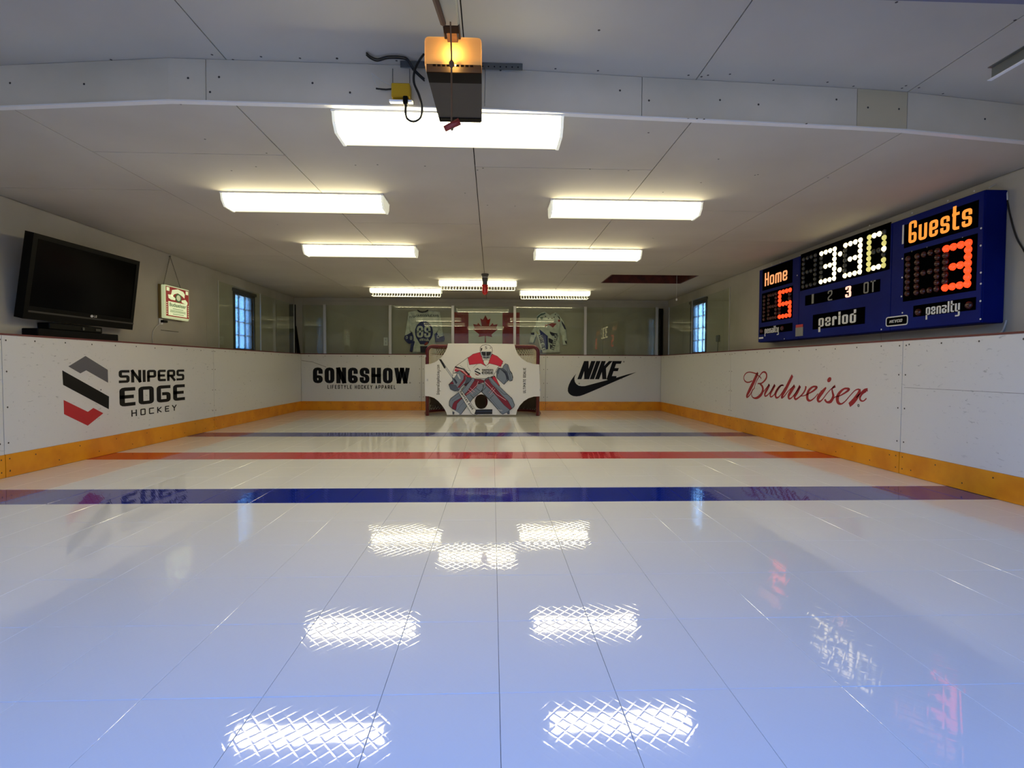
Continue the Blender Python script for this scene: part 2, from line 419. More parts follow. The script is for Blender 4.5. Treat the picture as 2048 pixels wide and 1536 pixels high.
# floor tile plastics: glossy, with the ribs under the sheet printing through
def tile_mat(name, col):
    m = mat(name, col, .035, spec=.5); q = N(m)
    tc = q.n('ShaderNodeTexCoord'); se = q.n('ShaderNodeSeparateXYZ'); q.l(tc.outputs['Object'], se.inputs[0])
    ux = q.math('MULTIPLY', se.outputs[0], math.pi/.040); uy = q.math('MULTIPLY', se.outputs[1], math.pi/.046)
    a = q.math('ABSOLUTE', q.math('SINE', q.math('ADD', ux, uy))); b = q.math('ABSOLUTE', q.math('SINE', q.math('SUBTRACT', ux, uy)))
    h = q.math('MINIMUM', q.math('MINIMUM', a, b), .42)
    g = q.n('ShaderNodeNewGeometry'); n = q.n('ShaderNodeTexNoise'); n.inputs['Scale'].default_value = 7; n.inputs['Detail'].default_value = 1
    q.l(g.outputs['Position'], n.inputs['Vector'])
    b1 = q.n('ShaderNodeBump'); b1.inputs['Distance'].default_value = .00015; q.l(h, b1.inputs['Height'])
    b2 = q.n('ShaderNodeBump'); b2.inputs['Distance'].default_value = .00045; q.l(n.outputs[0], b2.inputs['Height']); q.l(b1.outputs[0], b2.inputs['Normal'])
    q.l(b2.outputs[0], q.p.inputs['Normal'])
tile_mat('tile_white', (226, 226, 222)); tile_mat('tile_blue', (18, 38, 140)); tile_mat('tile_red', (190, 22, 40))

# clear sheet: fresnel reflection over a slightly green, see-through body
m = bpy.data.materials.new('clear_sheet'); m.use_nodes = True; t = m.node_tree; t.nodes.clear()
o_ = t.nodes.new('ShaderNodeOutputMaterial'); mixn = t.nodes.new('ShaderNodeMixShader'); tr = t.nodes.new('ShaderNodeBsdfTransparent')
gl = t.nodes.new('ShaderNodeBsdfGlossy'); fr = t.nodes.new('ShaderNodeFresnel'); fr.inputs[0].default_value = 1.5
gg = t.nodes.new('ShaderNodeNewGeometry'); mr = t.nodes.new('ShaderNodeMapRange'); mr.inputs[3].default_value = 1.5; mr.inputs[4].default_value = 1/1.5
t.links.new(gg.outputs['Backfacing'], mr.inputs[0]); t.links.new(mr.outputs[0], fr.inputs[0])
tr.inputs[0].default_value = (.92, .95, .91, 1); gl.inputs['Roughness'].default_value = 0.0
t.links.new(fr.outputs[0], mixn.inputs[0]); t.links.new(tr.outputs[0], mixn.inputs[1]); t.links.new(gl.outputs[0], mixn.inputs[2])
t.links.new(mixn.outputs[0], o_.inputs[0]); M['clear_sheet'] = m
# glass block: wavy thick glass passing diffuse daylight
m = bpy.data.materials.new('glass_block'); m.use_nodes = True; t = m.node_tree; t.nodes.clear()
o_ = t.nodes.new('ShaderNodeOutputMaterial'); g = t.nodes.new('ShaderNodeNewGeometry')
no = t.nodes.new('ShaderNodeTexNoise'); no.inputs['Scale'].default_value = 22; no.inputs['Detail'].default_value = 2; no.inputs['Distortion'].default_value = 1.4
bp = t.nodes.new('ShaderNodeBump'); bp.inputs['Distance'].default_value = .03; t.links.new(g.outputs['Position'], no.inputs[0]); t.links.new(no.outputs[0], bp.inputs['Height'])
rf = t.nodes.new('ShaderNodeBsdfRefraction'); rf.inputs['IOR'].default_value = 1.25; rf.inputs['Roughness'].default_value = .12; rf.inputs['Color'].default_value = (.86, .96, 1, 1)
tl = t.nodes.new('ShaderNodeBsdfTranslucent'); tl.inputs['Color'].default_value = (.75, .9, .95, 1)
gs = t.nodes.new('ShaderNodeBsdfGlossy'); gs.inputs['Roughness'].default_value = .08
m1 = t.nodes.new('ShaderNodeMixShader'); m1.inputs[0].default_value = .35; m2 = t.nodes.new('ShaderNodeMixShader'); fr = t.nodes.new('ShaderNodeFresnel'); fr.inputs[0].default_value = 1.3
for nd in (rf, tl, gs): t.links.new(bp.outputs[0], nd.inputs['Normal'])
t.links.new(rf.outputs[0], m1.inputs[1]); t.links.new(tl.outputs[0], m1.inputs[2]); m2.inputs[0].default_value = .12
t.links.new(m1.outputs[0], m2.inputs[1]); t.links.new(gs.outputs[0], m2.inputs[2]); t.links.new(m2.outputs[0], o_.inputs[0]); M['glass_block'] = m
# translucent amber cover of the opener lamp
p = M['amber_lens'].node_tree; o_ = p.nodes['Material Output']; pr = p.nodes['Principled BSDF']
tl = p.nodes.new('ShaderNodeBsdfTranslucent'); tl.inputs[0].default_value = (1, .78, .45, 1); mx = p.nodes.new('ShaderNodeMixShader'); mx.inputs[0].default_value = .6
p.links.new(pr.outputs[0], mx.inputs[1]); p.links.new(tl.outputs[0], mx.inputs[2]); p.links.new(mx.outputs[0], o_.inputs[0])

# ================================================================ SETTING
# --- floor: slab and snap-together plastic tiles
floor = tag(MB().box((WL-.1, WF-.3, -.12), (WR+.1, WB+.1, -.014)).build('floor', 'concrete'),
            'floor of glossy white plastic shooting tiles with two blue rows and one red row', None, None, 'structure')
TW, TD, Y0 = .305, .395, 1.372
c0 = PZ(999, 1387, 0).x                       # a long seam
k0 = math.ceil((XL-c0)/TW)
xs = [XL]+[c0+TW*k for k in range(k0, k0+40) if XL+.02 < c0+TW*k < XR-.02]+[XR]
ys = [Y0+TD*k for k in range(-4, 23)]+[YB]
ys = [WF+.02]+[y for y in ys if y > WF+.05]
def tile_mesh(w_, h_, mname):
    b = .0009; g = .0006; W, H = w_/2-g, h_/2-g
    mb = MB(); vs = []
    for (z, e) in ((-.010, 0), (-b, 0), (0, b)): vs += [(-W+e, -H+e, z), (W-e, -H+e, z), (W-e, H-e, z), (-W+e, H-e, z)]
    fs = [(8, 9, 10, 11)]
    for r in (0, 4):
        for k in range(4): fs.append((r+k, r+(k+1) % 4, r+4+(k+1) % 4, r+4+k))
    mb.add(vs, fs); o = mb.build('floor_tile', mname); me = o.data; bpy.data.objects.remove(o); return me
cache = {}; tiles_far = MB(); nt_ = 0; far_k = []
cells = []
for j in range(len(ys)-1):
    yc = (ys[j]+ys[j+1])/2; k = round((yc-TD/2-Y0)/TD)
    mn = 'tile_blue' if k in (5, 13) else ('tile_red' if k == 9 else 'tile_white')
    for i in range(len(xs)-1): cells.append((yc, (xs[i]+xs[i+1])/2, xs[i+1]-xs[i], ys[j+1]-ys[j], mn))
inview = [c for c in cells if c[0] > 1.05]; inview.sort(key=lambda c: (round(c[0], 2), abs(c[1])))
def visible(c):
    p = RW.transposed() @ (Vector((c[1], c[0], 0))-CAMP); return p.z < 0 and abs(p.x/p.z*F) < 1120
single = [c for c in inview if visible(c)][:298]; ss = set(id(c) for c in single)
for c in cells:
    yc, xc, w_, h_, mn = c
    rx, ry = random.gauss(0, .0007), random.gauss(0, .0007)
    if id(c) in ss:
        key = (round(w_, 3), round(h_, 3), mn)
        if key not in cache: cache[key] = tile_mesh(w_, h_, mn)
        o = bpy.data.objects.new('floor_tile', cache[key]); COL.objects.link(o); o.parent = floor
        o.location = (xc, yc, 0); o.rotation_euler = (rx, ry, 0)
        if mn != 'tile_white': o['label'] = 'blue tile of the near line' if mn == 'tile_blue' else 'red tile of the middle line'
    else:
        b = .0009; W, H = w_/2-.0006, h_/2-.0006; vs = []
        for (z, e) in ((-.010, 0), (-b, 0), (0, b)):
            for sx, sy in ((-1, -1), (1, -1), (1, 1), (-1, 1)):
                X, Y = sx*(W-e), sy*(H-e); vs.append((xc+X, yc+Y, z+X*-ry+Y*rx))
        fs = [(8, 9, 10, 11)]+[(r+k, r+(k+1) % 4, r+4+(k+1) % 4, r+4+k) for r in (0, 4) for k in range(4)]
        tiles_far.add(vs, fs, mn)
tf = tiles_far.build('floor_tiles', None, floor); tf['kind'] = 'stuff'

# --- ceilings
GC = .0030
SX = [WL, -2.50, -1.315, -.12, 1.075, 2.31, WR]
def step_y(x): # the dropped fascia follows this gently bowed line
    pts = STEP
    for a, b in zip(pts, pts[1:]):
        if a[0] <= x <= b[0]: return a[1]+(b[1]-a[1])*(x-a[0])/(b[0]-a[0])
    return pts[0][1] if x < pts[0][0] else pts[-1][1]
raw = [(0, 216), (340, 203), (415, 205), (750, 214), (985, 221), (1282, 236), (1500, 246), (1710, 256), (1810, 262), (2048, 285)]
STEP = [(PZ(a, b, CZ).x, PZ(a, b, CZ).y) for a, b in raw]
STEP = [(WL, STEP[0][1]+.03)]+[s for s in STEP if WL < s[0] < WR]+[(WR, STEP[-1][1]+.10)]
hx0, hx1 = 1.71, 2.99
hy0 = PZ(1300, 550, CZ).y; hy1 = PZ(1300, 567, CZ).y
ce = MB()
yb_ = 3.62
ce.box((WL-.1, yb_, CZ+.014), (hx0, WB+.1, CZ+.1)); ce.box((hx1, yb_, CZ+.014), (WR+.1, WB+.1, CZ+.1))
ce.box((hx0, yb_, CZ+.014), (hx1, hy0, CZ+.1)); ce.box((hx0, hy1, CZ+.014), (hx1, WB+.1, CZ+.1))
ce.box((WL-.1, WF-.2, CZN+.014), (WR+.1, 3.7, CZN+.1))
ceil = tag(ce.build('ceiling', 'dark_void'), 'low ceiling of painted drywall sheets with a dropped edge near the door', None, None, 'structure')
g = .0016
TS = [[4.21, 6.65, 9.1], [3.48, 6.62, 9.06], [5.06, 7.49, 9.93], [3.62, 6.02, 8.46], [4.53, 6.97], [5.6]]
def cpanel(x0, x1, y0a, y0b, y1, z, mname='ceiling_paint'):
    mb = MB(); a, b = x0+GC, x1-GC
    mb.hexa([(a, y0a+GC, z), (b, y0b+GC, z), (b, y1-GC, z), (a, y1-GC, z)], [(a, y0a+GC, z+.013), (b, y0b+GC, z+.013), (b, y1-GC, z+.013), (a, y1-GC, z+.013)])
    mb.build('ceiling_panel', mname, ceil)
for i in range(6):
    x0, x1 = SX[i], SX[i+1]
    seams = list(TS[i])
    if i >= 4: seams = [s for s in seams if not (hy0-.3 < s < hy1+.3)]+[hy0, hy1]; seams.sort()
    ylist = [None]+seams+[WB]
    for a, b in zip(ylist, ylist[1:]):
        if a is None:
            # first sheet follows the bowed edge: split at its bends
            xb = [x0]+[s[0] for s in STEP if x0+.05 < s[0] < x1-.05]+[x1]
            mb = MB(); bot = [(x, step_y(x)+.002) for x in xb]; poly = [(x0+GC, bot[0][1])]+bot[1:-1]+[(x1-GC, bot[-1][1]), (x1-GC, b-GC), (x0+GC, b-GC)]
            n = len(poly); mb.add([(x, y, CZ) for x, y in poly]+[(x, y, CZ+.013) for x, y in poly],
                                  [tuple(range(n))[::-1], tuple(range(n, 2*n))]+[(k, (k+1) % n, n+(k+1) % n, n+k) for k in range(n)])
            mb.build('ceiling_panel', 'ceiling_paint', ceil); continue
        if i == 4 and abs(a-hy0) < 1e-6: cpanel(x0, hx0, a, a, b, CZ); continue
        if i == 5 and abs(a-hy0) < 1e-6: cpanel(hx1, x1, a, a, b, CZ); continue
        cpanel(x0, x1, a, a, b, CZ)
NSX = [WL, -2.55, -1.345, -.14, 1.085, 2.31, WR]
for i in range(6):
    for a, b in ((WF, .9 if i % 2 else 1.6), (.9 if i % 2 else 1.6, 3.6)):
        cpanel(NSX[i], NSX[i+1], a, a, b, CZN)
# nail and screw heads in the ceiling
nl = MB()
def nail(p, nrm='z', r=.0065, m=None):
    nl_ = nl if m is None else m
    ax = {'z': (Vector((1, 0, 0)), Vector((0, 1, 0)), Vector((0, 0, -.0012)))}[nrm]
    vs = [Vector(p)+ax[2]+(ax[0]*math.cos(k*math.pi/3)+ax[1]*math.sin(k*math.pi/3))*r for k in range(6)]
    nl_.add(vs, [(5, 4, 3, 2, 1, 0)])
for (x, y) in [(163,213),(258,208),(361,208),(482,210),(410,278),(533,306),(463,341),(512,333),(555,449),(850,332),(711,330),(755,329),(1212,233),(1297,265),
               (1180,338),(1257,341),(1376,237),(1394,237),(1408,238),(1613,247),(1437,318),(1402,365),(1516,349),(1326,384),(1030,412),(922,488),(905,510),(975,410),
               (1307,477),(1223,552),(1305,476),(1510,350),(1656,355),(1816,264),(955,340),(966,336),(930,386),(1228,585),(648,535)]:
    p = PZ(x, y, CZ); nail((p.x, p.y, CZ))
for (x, y) in [(16,136),(222,119),(325,119),(424,109),(466,119),(522,113),(600,116),(674,117),(1111,137),(1196,141),(1377,150),(1403,153),(1416,150),(1460,148),(1547,160),
               (1655,164),(1707,172),(1804,176),(1812,171),(1838,175),(1886,187),(1793,4),(674,116),(793,121),(1198,60),(2030,40)]:
    p = PZ(x, y, CZN); nail((p.x, p.y, CZN))
nb = nl.build('nail_heads', 'nail_grey', ceil); nb['kind'] = 'stuff'
# --- fascia of the dropped ceiling
fas = empty('trim_1', (0, 2.78, CZ), 'painted drywall fascia where the ceiling drops, with a white corner bead', None, None, 'structure')
cuts = [PZ(x, 230, CZ).x for x in ()]
joint = [step for step in ()]
jx = sorted([PZ(a, b, CZ).x for a, b in ((415, 205), (1282, 236), (1710, 256), (1810, 262))])
segx = [WL]+jx+[WR]
for i, (a, b) in enumerate(zip(segx, segx[1:])):
    xb = [a]+[s[0] for s in STEP if a+.02 < s[0] < b-.02]+[b]
    mb = MB()
    for p, q2 in zip(xb, xb[1:]):
        pa = p+(g if p == a else 0); qb = q2-(g if q2 == b else 0)
        ya, yb = step_y(pa), step_y(qb)
        mb.hexa([(pa, ya-.013, CZ), (qb, yb-.013, CZ), (qb, yb, CZ), (pa, ya, CZ)], [(pa, ya-.013, CZN-.002), (qb, yb-.013, CZN-.002), (qb, yb, CZN-.002), (pa, ya, CZN-.002)])
    o = mb.build('fascia_panel', 'fascia_beige' if i == 3 else 'fascia_paint', fas)
mb = MB(); pts = [(x, y-.018, CZ-.004) for x, y in STEP]
for a, b in zip(pts, pts[1:]):
    mb.hexa([(a[0], a[1], a[2]), (b[0], b[1], b[2]), (b[0], b[1]+.035, b[2]), (a[0], a[1]+.035, a[2])], [(a[0], a[1], a[2]+.007), (b[0], b[1], b[2]+.007), (b[0], b[1]+.035, b[2]+.007), (a[0], a[1]+.035, a[2]+.007)])
mb.build('corner_bead', 'white_metal', fas)
mb = MB()
for (x, y) in [(20,166),(168,168),(376,156),(420,184),(438,154),(625,166),(1240,181),(1298,201),(1517,209),(1673,199),(1736,215),(1798,218),(1970,238),(1001,140),(1440,200),(700,185)]:
    Yp = 2.75
    for _ in range(4):
        p = PY(x, y, Yp); Yp = step_y(p.x)-.0145
    mb.add([p+Vector((math.cos(k*math.pi/3)*.006, 0, math.sin(k*math.pi/3)*.006)) for k in range(6)], [(0, 1, 2, 3, 4, 5)])
o = mb.build('screw_heads', 'nail_grey', fas); o['kind'] = 'stuff'
# dark header behind the fascia
MBh = MB().box((WL-.1, 3.62, CZ+.1), (WR+.1, 3.7, CZN+.1)); 
o = MBh.build('ceiling_header', 'dark_void', ceil)

# --- hatch
ht = empty('attic_hatch', (2.35, (hy0+hy1)/2, CZ), 'open rectangular ceiling hatch lined with red-brown wood near the back wall', 'hatch')
b = .02
MB().box((hx0, hy1-b, CZ+.001), (hx1, hy1, CZ+.42)).build('lining_board', 'red_brown_wood', ht)
MB().box((hx0, hy0, CZ+.001), (hx1, hy0+b, CZ+.42)).build('lining_board', 'red_brown_wood', ht)
MB().box((hx0, hy0+b, CZ+.001), (hx0+b, hy1-b, CZ+.42)).build('lining_board', 'red_brown_wood', ht)
MB().box((hx1-b, hy0+b, CZ+.001), (hx1, hy1-b, CZ+.42)).build('lining_board', 'red_brown_wood', ht)
MB().box((hx0, hy0, CZ+.42), (hx1, hy1, CZ+.45)).build('hatch_lid', 'red_brown_wood', ht)
ys_ = hy0+.06; pb = PY(1353, 599, ys_)
pc = empty('pull_cord', (pb.x, ys_, CZ), 'thin white pull cord with a small white bead hanging below the ceiling hatch', 'cord')
MB().tube([(pb.x, ys_, CZ+.419), (pb.x, ys_, pb.z+.02)], .0022, 5).build('string', 'cord_white', pc)
MB().lathe([(.002, .02), (.010, .012), (.013, 0), (.010, -.012), (.002, -.018)], pb, seg=10).build('bead', 'tube_white', pc, True)

# --- walls with drywall sheets
def wall_rects(a0, a1, z0, z1, hole):
    if not hole or hole[1] <= a0 or hole[0] >= a1: return [(a0, a1, z0, z1)]
    h0, h1, k0, k1 = hole; r = []
    if h0 > a0: r.append((a0, h0, z0, z1))
    if h1 < a1: r.append((h1, a1, z0, z1))
    r += [(max(a0, h0), min(a1, h1), z0, k0), (max(a0, h0), min(a1, h1), k1, z1)]; return r
def side_wall(name, X, sgn, hole, seams, label):
    mb = MB()
    for (a, b2, z0, z1) in wall_rects(WF-.3, WB+.1, -.1, CZN+.1, hole): mb.box((X-sgn*.013, a, z0), (X-sgn*.16, b2, z1))
    r = tag(mb.build(name, 'wall_paint'), label, None, None, 'structure')
    ss_ = [WF]+seams+[WB]
    for a, b2 in zip(ss_, ss_[1:]):
        top = CZN-.003 if b2 < 3.0 else CZ-.003
        mb = MB()
        for (p, q2, z0, z1) in wall_rects(a+g, b2-g, .0, top, hole): mb.box((X, p, z0), (X-sgn*.013, q2, z1))
        mb.build('wall_panel', 'wall_paint', r)
    return r
a = PX(469, 589, WL); bb = PX(507, 600, WL)
LWh = (a.y, a.y+.615, 1.115, 1.935)
a = PX(1413, 607, WR)
RWh = (a.y+.02, a.y+.02+.615, 1.115, 1.935)
side_wall('wall_left', WL, 1, LWh, [2.9, PX(413, 600, WL).y, 9.76], 'left side wall of painted drywall above the boards')
side_wall('wall_right', WR, -1, RWh, [2.9, 4.72, PX(1448, 600, WR).y, 9.8], 'right side wall of painted drywall above the boards')
mb = MB().box((WL-.16, WB+.013, -.1), (WR+.16, WB+.15, CZ+.1))
wb = tag(mb.build('wall_back', 'wall_paint'), 'back wall of painted drywall behind the goal', None, None, 'structure')
sx = [WL+.001, PY(607, 650, WB).x, PY(832, 650, WB).x, PY(1103, 650, WB).x, 2.2, WR-.001]
for a, b2 in zip(sx, sx[1:]):
    MB().box((a+g, WB, 0), (b2-g, WB+.013, CZ-.07)).build('wall_panel', 'wall_paint', wb)
    MB().box((a+g, WB, CZ-.067), (b2-g, WB+.013, CZ-.003)).build('wall_panel', 'wall_paint', wb)
# --- door wall (behind the camera) with its open doorway
DX0, DX1, DZ = -2.25, 2.12, 2.06
mb = MB().box((WL-.16, WF-.15, -.1), (DX0, WF, CZN+.1)).box((DX1, WF-.15, -.1), (WR+.16, WF, CZN+.1)).box((DX0, WF-.15, DZ), (DX1, WF, CZN+.1))
tag(mb.build('wall_front', 'wall_paint'), 'front wall around the open garage doorway behind the viewer', None, None, 'structure')
tag(MB().box((-40, -40, -.20), (40, 50, -.13)).build('driveway', 'driveway_grey'), 'grey concrete driveway outside the open garage door', None, None, 'structure')

tag(MB().box((-14, -9.2, -.15), (14, -9, 2.7)).build('sky_blocker', 'blocker_brown'), 'added brown wall outside, out of view, blocking the low sky', None, None, 'structure')  # added unseen wall, keeps low sky out of the back glass reflections
# --- glass block windows
def gb_window(name, X, sgn, h, label):
    r = empty(name, (X, (h[0]+h[1])/2, h[2]), label, None, None, 'structure')
    mb = MB(); f = .055; e = .028
    A, B2, z0, z1 = h
    xo = X+sgn*.012; xi = X-sgn*.12
    mb.box((xo, A-f, z0-f), (xi, A, z1+f)); mb.box((xo, B2, z0-f), (xi, B2+f, z1+f)); mb.box((xo, A, z1), (xi, B2, z1+f)); mb.box((xo, A, z0-f), (xi, B2, z0))
    mb.build('window_frame', 'window_dark', r)
    MB().box((X+sgn*.03, A-f-.02, z1+.03), (X, B2+f+.02, z1+.075)).build('head_trim', 'window_dark', r)
    nY, nZ = 3, 4; me = None
    for i in range(nY):
        for j in range(nZ):
            ya = A+(B2-A)*i/nY; yb = A+(B2-A)*(i+1)/nY; za = z0+(z1-z0)*j/nZ; zb = z0+(z1-z0)*(j+1)/nZ
            MB().box((X-sgn*.02, ya+.004, za+.004), (X-sgn*.10, yb-.004, zb-.004), bev=.012).build('glass_block', 'glass_block', r)
    mb = MB()
    for i in range(1, nY): y = A+(B2-A)*i/nY; mb.box((X-sgn*.03, y-.0035, z0), (X-sgn*.09, y+.0035, z1))
    for j in range(1, nZ): z = z0+(z1-z0)*j/nZ; mb.box((X-sgn*.031, A, z-.0035), (X-sgn*.089, B2, z+.0035))
    mb.build('mortar', 'print_white', r)
gb_window('window_1', WL, 1, LWh, 'narrow glass block window in the left wall behind the clear sheets')
gb_window('window_2', WR, -1, RWh, 'narrow glass block window in the right wall behind the clear sheets')

# ================================================================ BOARDS
PL_, PR_, PB_ = Plane('L', XL), Plane('R', XR), Plane('B', YB)
def boards(name, P, u0, u1, seams, label, wallc):
    r = empty(name, P.w((u0+u1)/2, 0, 0), label, 'boards'); r['_w'] = tuple(r.location)
    ss_ = [u0]+seams+[u1]
    def bx(a, b2, z0, z1, d0, d1):
        mb = MB(); mb.prism([(a, z0), (b2, z0), (b2, z1), (a, z1)], P, d0, d1); return mb
    for a, b2 in zip(ss_, ss_[1:]):
        bx(a+.0025, b2-.0025, KH, BH-.012, -.02, 0).build('board_panel', 'board_white', r)
        bx(a+.0025, b2-.0025, .002, KH-.001, -.02, .006).build('kick_plate', 'kick_yellow', r)
        # bevel on top edge of the kick plate
    bx(u0, u1, .002, BH-.013, -.06, -.021).build('backing', 'dark_void', r)
    mb = MB(); dpt = abs(wallc)
    c = [P.w(u0, BH-.012, .004), P.w(u1, BH-.012, .004), P.w(u1, BH-.012, -dpt), P.w(u0, BH-.012, -dpt)]
    t_ = [v+Vector((0, 0, .014)) for v in c]; mb.add(c+t_, [(3,2,1,0),(4,5,6,7),(0,1,5,4),(1,2,6,5),(2,3,7,6),(3,0,4,7)])
    mb.build('cap_rail', 'maroon_rail', r)
    mb = MB()
    def screw(u, v, rr=.0075, dd=.0012): mb.add([P.w(u+rr*math.cos(k*math.pi/3), v+rr*math.sin(k*math.pi/3), dd) for k in range(6)], [(0, 1, 2, 3, 4, 5)])
    u = u0+.15
    while u < u1-.05: screw(u, BH-.045+random.uniform(-.004, .004)); u += .305
    for s in seams:
        for du in (-.035, .035):
            for z in (BH-.05, .80, .53, .26): screw(s+du, z)
            for z in (.14, .045): screw(s+du, z, .006, .0075)
    u = u0+.1; k = 0
    while u < u1-.05: screw(u, (.135, .05)[k % 2], .006, .0075); u += .23; k += 1
    for a, b2 in zip(ss_, ss_[1:]):
        if b2-a > 2:
            for fu in (.33, .66): screw(a+(b2-a)*fu, .62); 
    o = mb.build('screw_heads', 'nail_grey', r); o['kind'] = 'stuff'
    return r
sl = [PL_.px(6, 800)[0], PL_.px(428, 780)[0]]; sl = [sl[0]-3.05, ]+sl if sl[0]-3.05 > WF+.1 else sl
bl = boards('rink_boards', PL_, WF, YB, sl, 'white rink boards along the left wall with a yellow kick plate', XL-WL)
sr = sorted([PR_.px(1461, 760)[0], PR_.px(1803, 800)[0]]); sr = sr+[sr[-1]+3.05]
br_ = boards('rink_boards', PR_, -YB, -WF, [s for s in sr if s < -WF-.1], 'white rink boards along the right wall under the scoreboard', WR-XR)
sb = [PB_.px(843, 760)[0], PB_.px(1091, 760)[0]]
bk = boards('rink_boards', PB_, XL, XR, sb, 'white rink boards across the back behind the goal', WB-YB-.0)
# thin repair joint in the near right panel
a = PR_.px(1808, 775); b2 = PR_.px(2048, 781)
mb = MB(); mb.prism([(a[0], a[1]-.001), (b2[0]+.6, a[1]-.001), (b2[0]+.6, a[1]+.001), (a[0], a[1]+.001)], PR_, .0002, .0008); mb.build('joint_line', 'nail_grey', br_)
# long scratch on the back boards
a = [PB_.px(x, y) for x, y in ((603, 721), (625, 724), (652, 734))]
mb = MB(); [mb.prism(qd, PB_, .0001, .0008) for qd in stroke_quads(a, .006)]; mb.build('scratch', 'nail_grey', bk)

# --- logo on the left boards (grey, black, red blades and lettering)
def poly_px(name, P, pts, mname, parent, d, ox=0, oy=0, k=1):
    mb = MB(); mb.prism(P.pl(pts, ox, oy, k), P, d-.002, d); return mb.build(name, mname, parent)
K7 = dict(ox=110, oy=700, k=7.314)
poly_px('logo_blade', PL_, [(195,240),(445,88),(770,290),(775,478),(455,297),(370,342)], 'ink_grey', bl, .0015, **K7)
poly_px('logo_blade', PL_, [(106,298),(788,680),(786,866),(118,510)], 'ink_black', bl, .0015, **K7)
poly_px('logo_blade', PL_, [(126,732),(480,905),(560,848),(705,925),(478,1106),(132,938)], 'ink_red', bl, .0015, **K7)
def text_quad(name, P, s, tl, tr, bl_, t, mname, parent, d, ox=0, oy=0, k=1, **kw):
    """lettering in the rectangle through the pixels of its left cap-top, right cap-top and left baseline"""
    a = P.px(ox+tl[0]/k, oy+tl[1]/k); c = P.px(ox+tr[0]/k, oy+tr[1]/k); b2 = P.px(ox+bl_[0]/k, oy+bl_[1]/k)
    ztop = (a[1]+c[1])/2; h = a[1]-b2[1]
    return put_text(name, mname, parent, lambda mb: on(mb, P, a[0], ztop-h, d-.002, d), s, c[0]-a[0], h, t, **kw)
lab(text_quad('lettering', PL_, 'sNIPERs', (930, 294), (1888, 286), (930, 484), .29, 'ink_black', bl, .0015, vf=.2, gap=.16, rnd=.16, split=True, **K7), 'upper row of black block letters')
lab(text_quad('lettering', PL_, 'EDgE', (940, 548), (1896, 505), (950, 826), .30, 'ink_black', bl, .0015, vf=.185, gap=.2, rnd=.16, split=True, **K7), 'large middle row of black block letters')
lab(text_quad('lettering', PL_, 'HOcKEY', (1116, 868), (1775, 810), (1118, 964), .2, 'ink_black', bl, .0015, vf=.17, gap=.68, rnd=.1, split=True, **K7), 'thin widely spaced black lettering')
# --- lettering on the back boards
K3 = dict(ox=610, oy=725, k=8.904)
lab(text_quad('lettering', PB_, 'GONGSHOW', (140, 92), (1862, 92), (140, 372), .43, 'ink_black', bk, .0015, vf=.185, gap=.19, rnd=.42, split=True, **K3), 'large black condensed capitals')
lab(text_quad('lettering', PB_, 'LIFESTYLE HOCKEY APPAREL', (400, 402), (1612, 402), (400, 470), .30, 'ink_black', bk, .0015, vf=.17, gap=.5, rnd=.05, **K3), 'small black line of lettering')
def ring(mb, P, u, v, r, t, d):
    pts = [(u+r*math.cos(k*math.pi/6), v+r*math.sin(k*math.pi/6)) for k in range(12)]
    for qd in stroke_quads(pts, t, True): mb.prism(qd, P, d-.002, d)
mb = MB(); c = PB_.px(820, 765.5); ring(mb, PB_, c[0], c[1], .013, .006, .0015); mb.build('registered_mark', 'ink_black', bk)
K2 = dict(ox=1120, oy=710, k=12.047)
for pts in ([(418,584),(580,145),(690,145),(690,330),(752,145),(856,145),(700,584),(583,584),(583,392),(515,584)],
            [(716,584),(876,145),(977,145),(820,584)],
            [(840,584),(1000,145),(1103,145),(1062,262),(1180,145),(1268,145),(1108,318),(1118,584),(1020,584),(1008,410),(942,584)],
            [(1120,584),(1262,165),(1270,145),(1490,145),(1464,212),(1352,212),(1316,315),(1418,315),(1392,390),(1290,390),(1250,508),(1362,508),(1345,600),(1140,600)]):
    lab(poly_px('letter', PB_, pts, 'ink_black', bk, .0015, **K2), 'black slanted capital letter of the sports logo')
sw = [(388,450),(330,520),(262,615),(215,715),(190,800),(188,870),(210,920),(260,965),(320,990),(400,998),(480,988),(560,962),(700,905),(900,820),(1200,690),(1500,560),(1845,412),
      (1600,475),(1385,540),(1150,602),(900,668),(700,722),(600,748),(520,750),(450,738),(395,700),(360,650),(348,590),(352,530)]
lab(poly_px('swoosh', PB_, sw, 'ink_black', bk, .0018, **K2), 'black curved tick mark')
for p in ((1537, 163), (462, 688)):
    mb = MB(); c = PB_.px(1120+p[0]/12.047, 710+p[1]/12.047); ring(mb, PB_, c[0], c[1], .011, .006, .0015); mb.build('registered_mark', 'ink_black', bk)
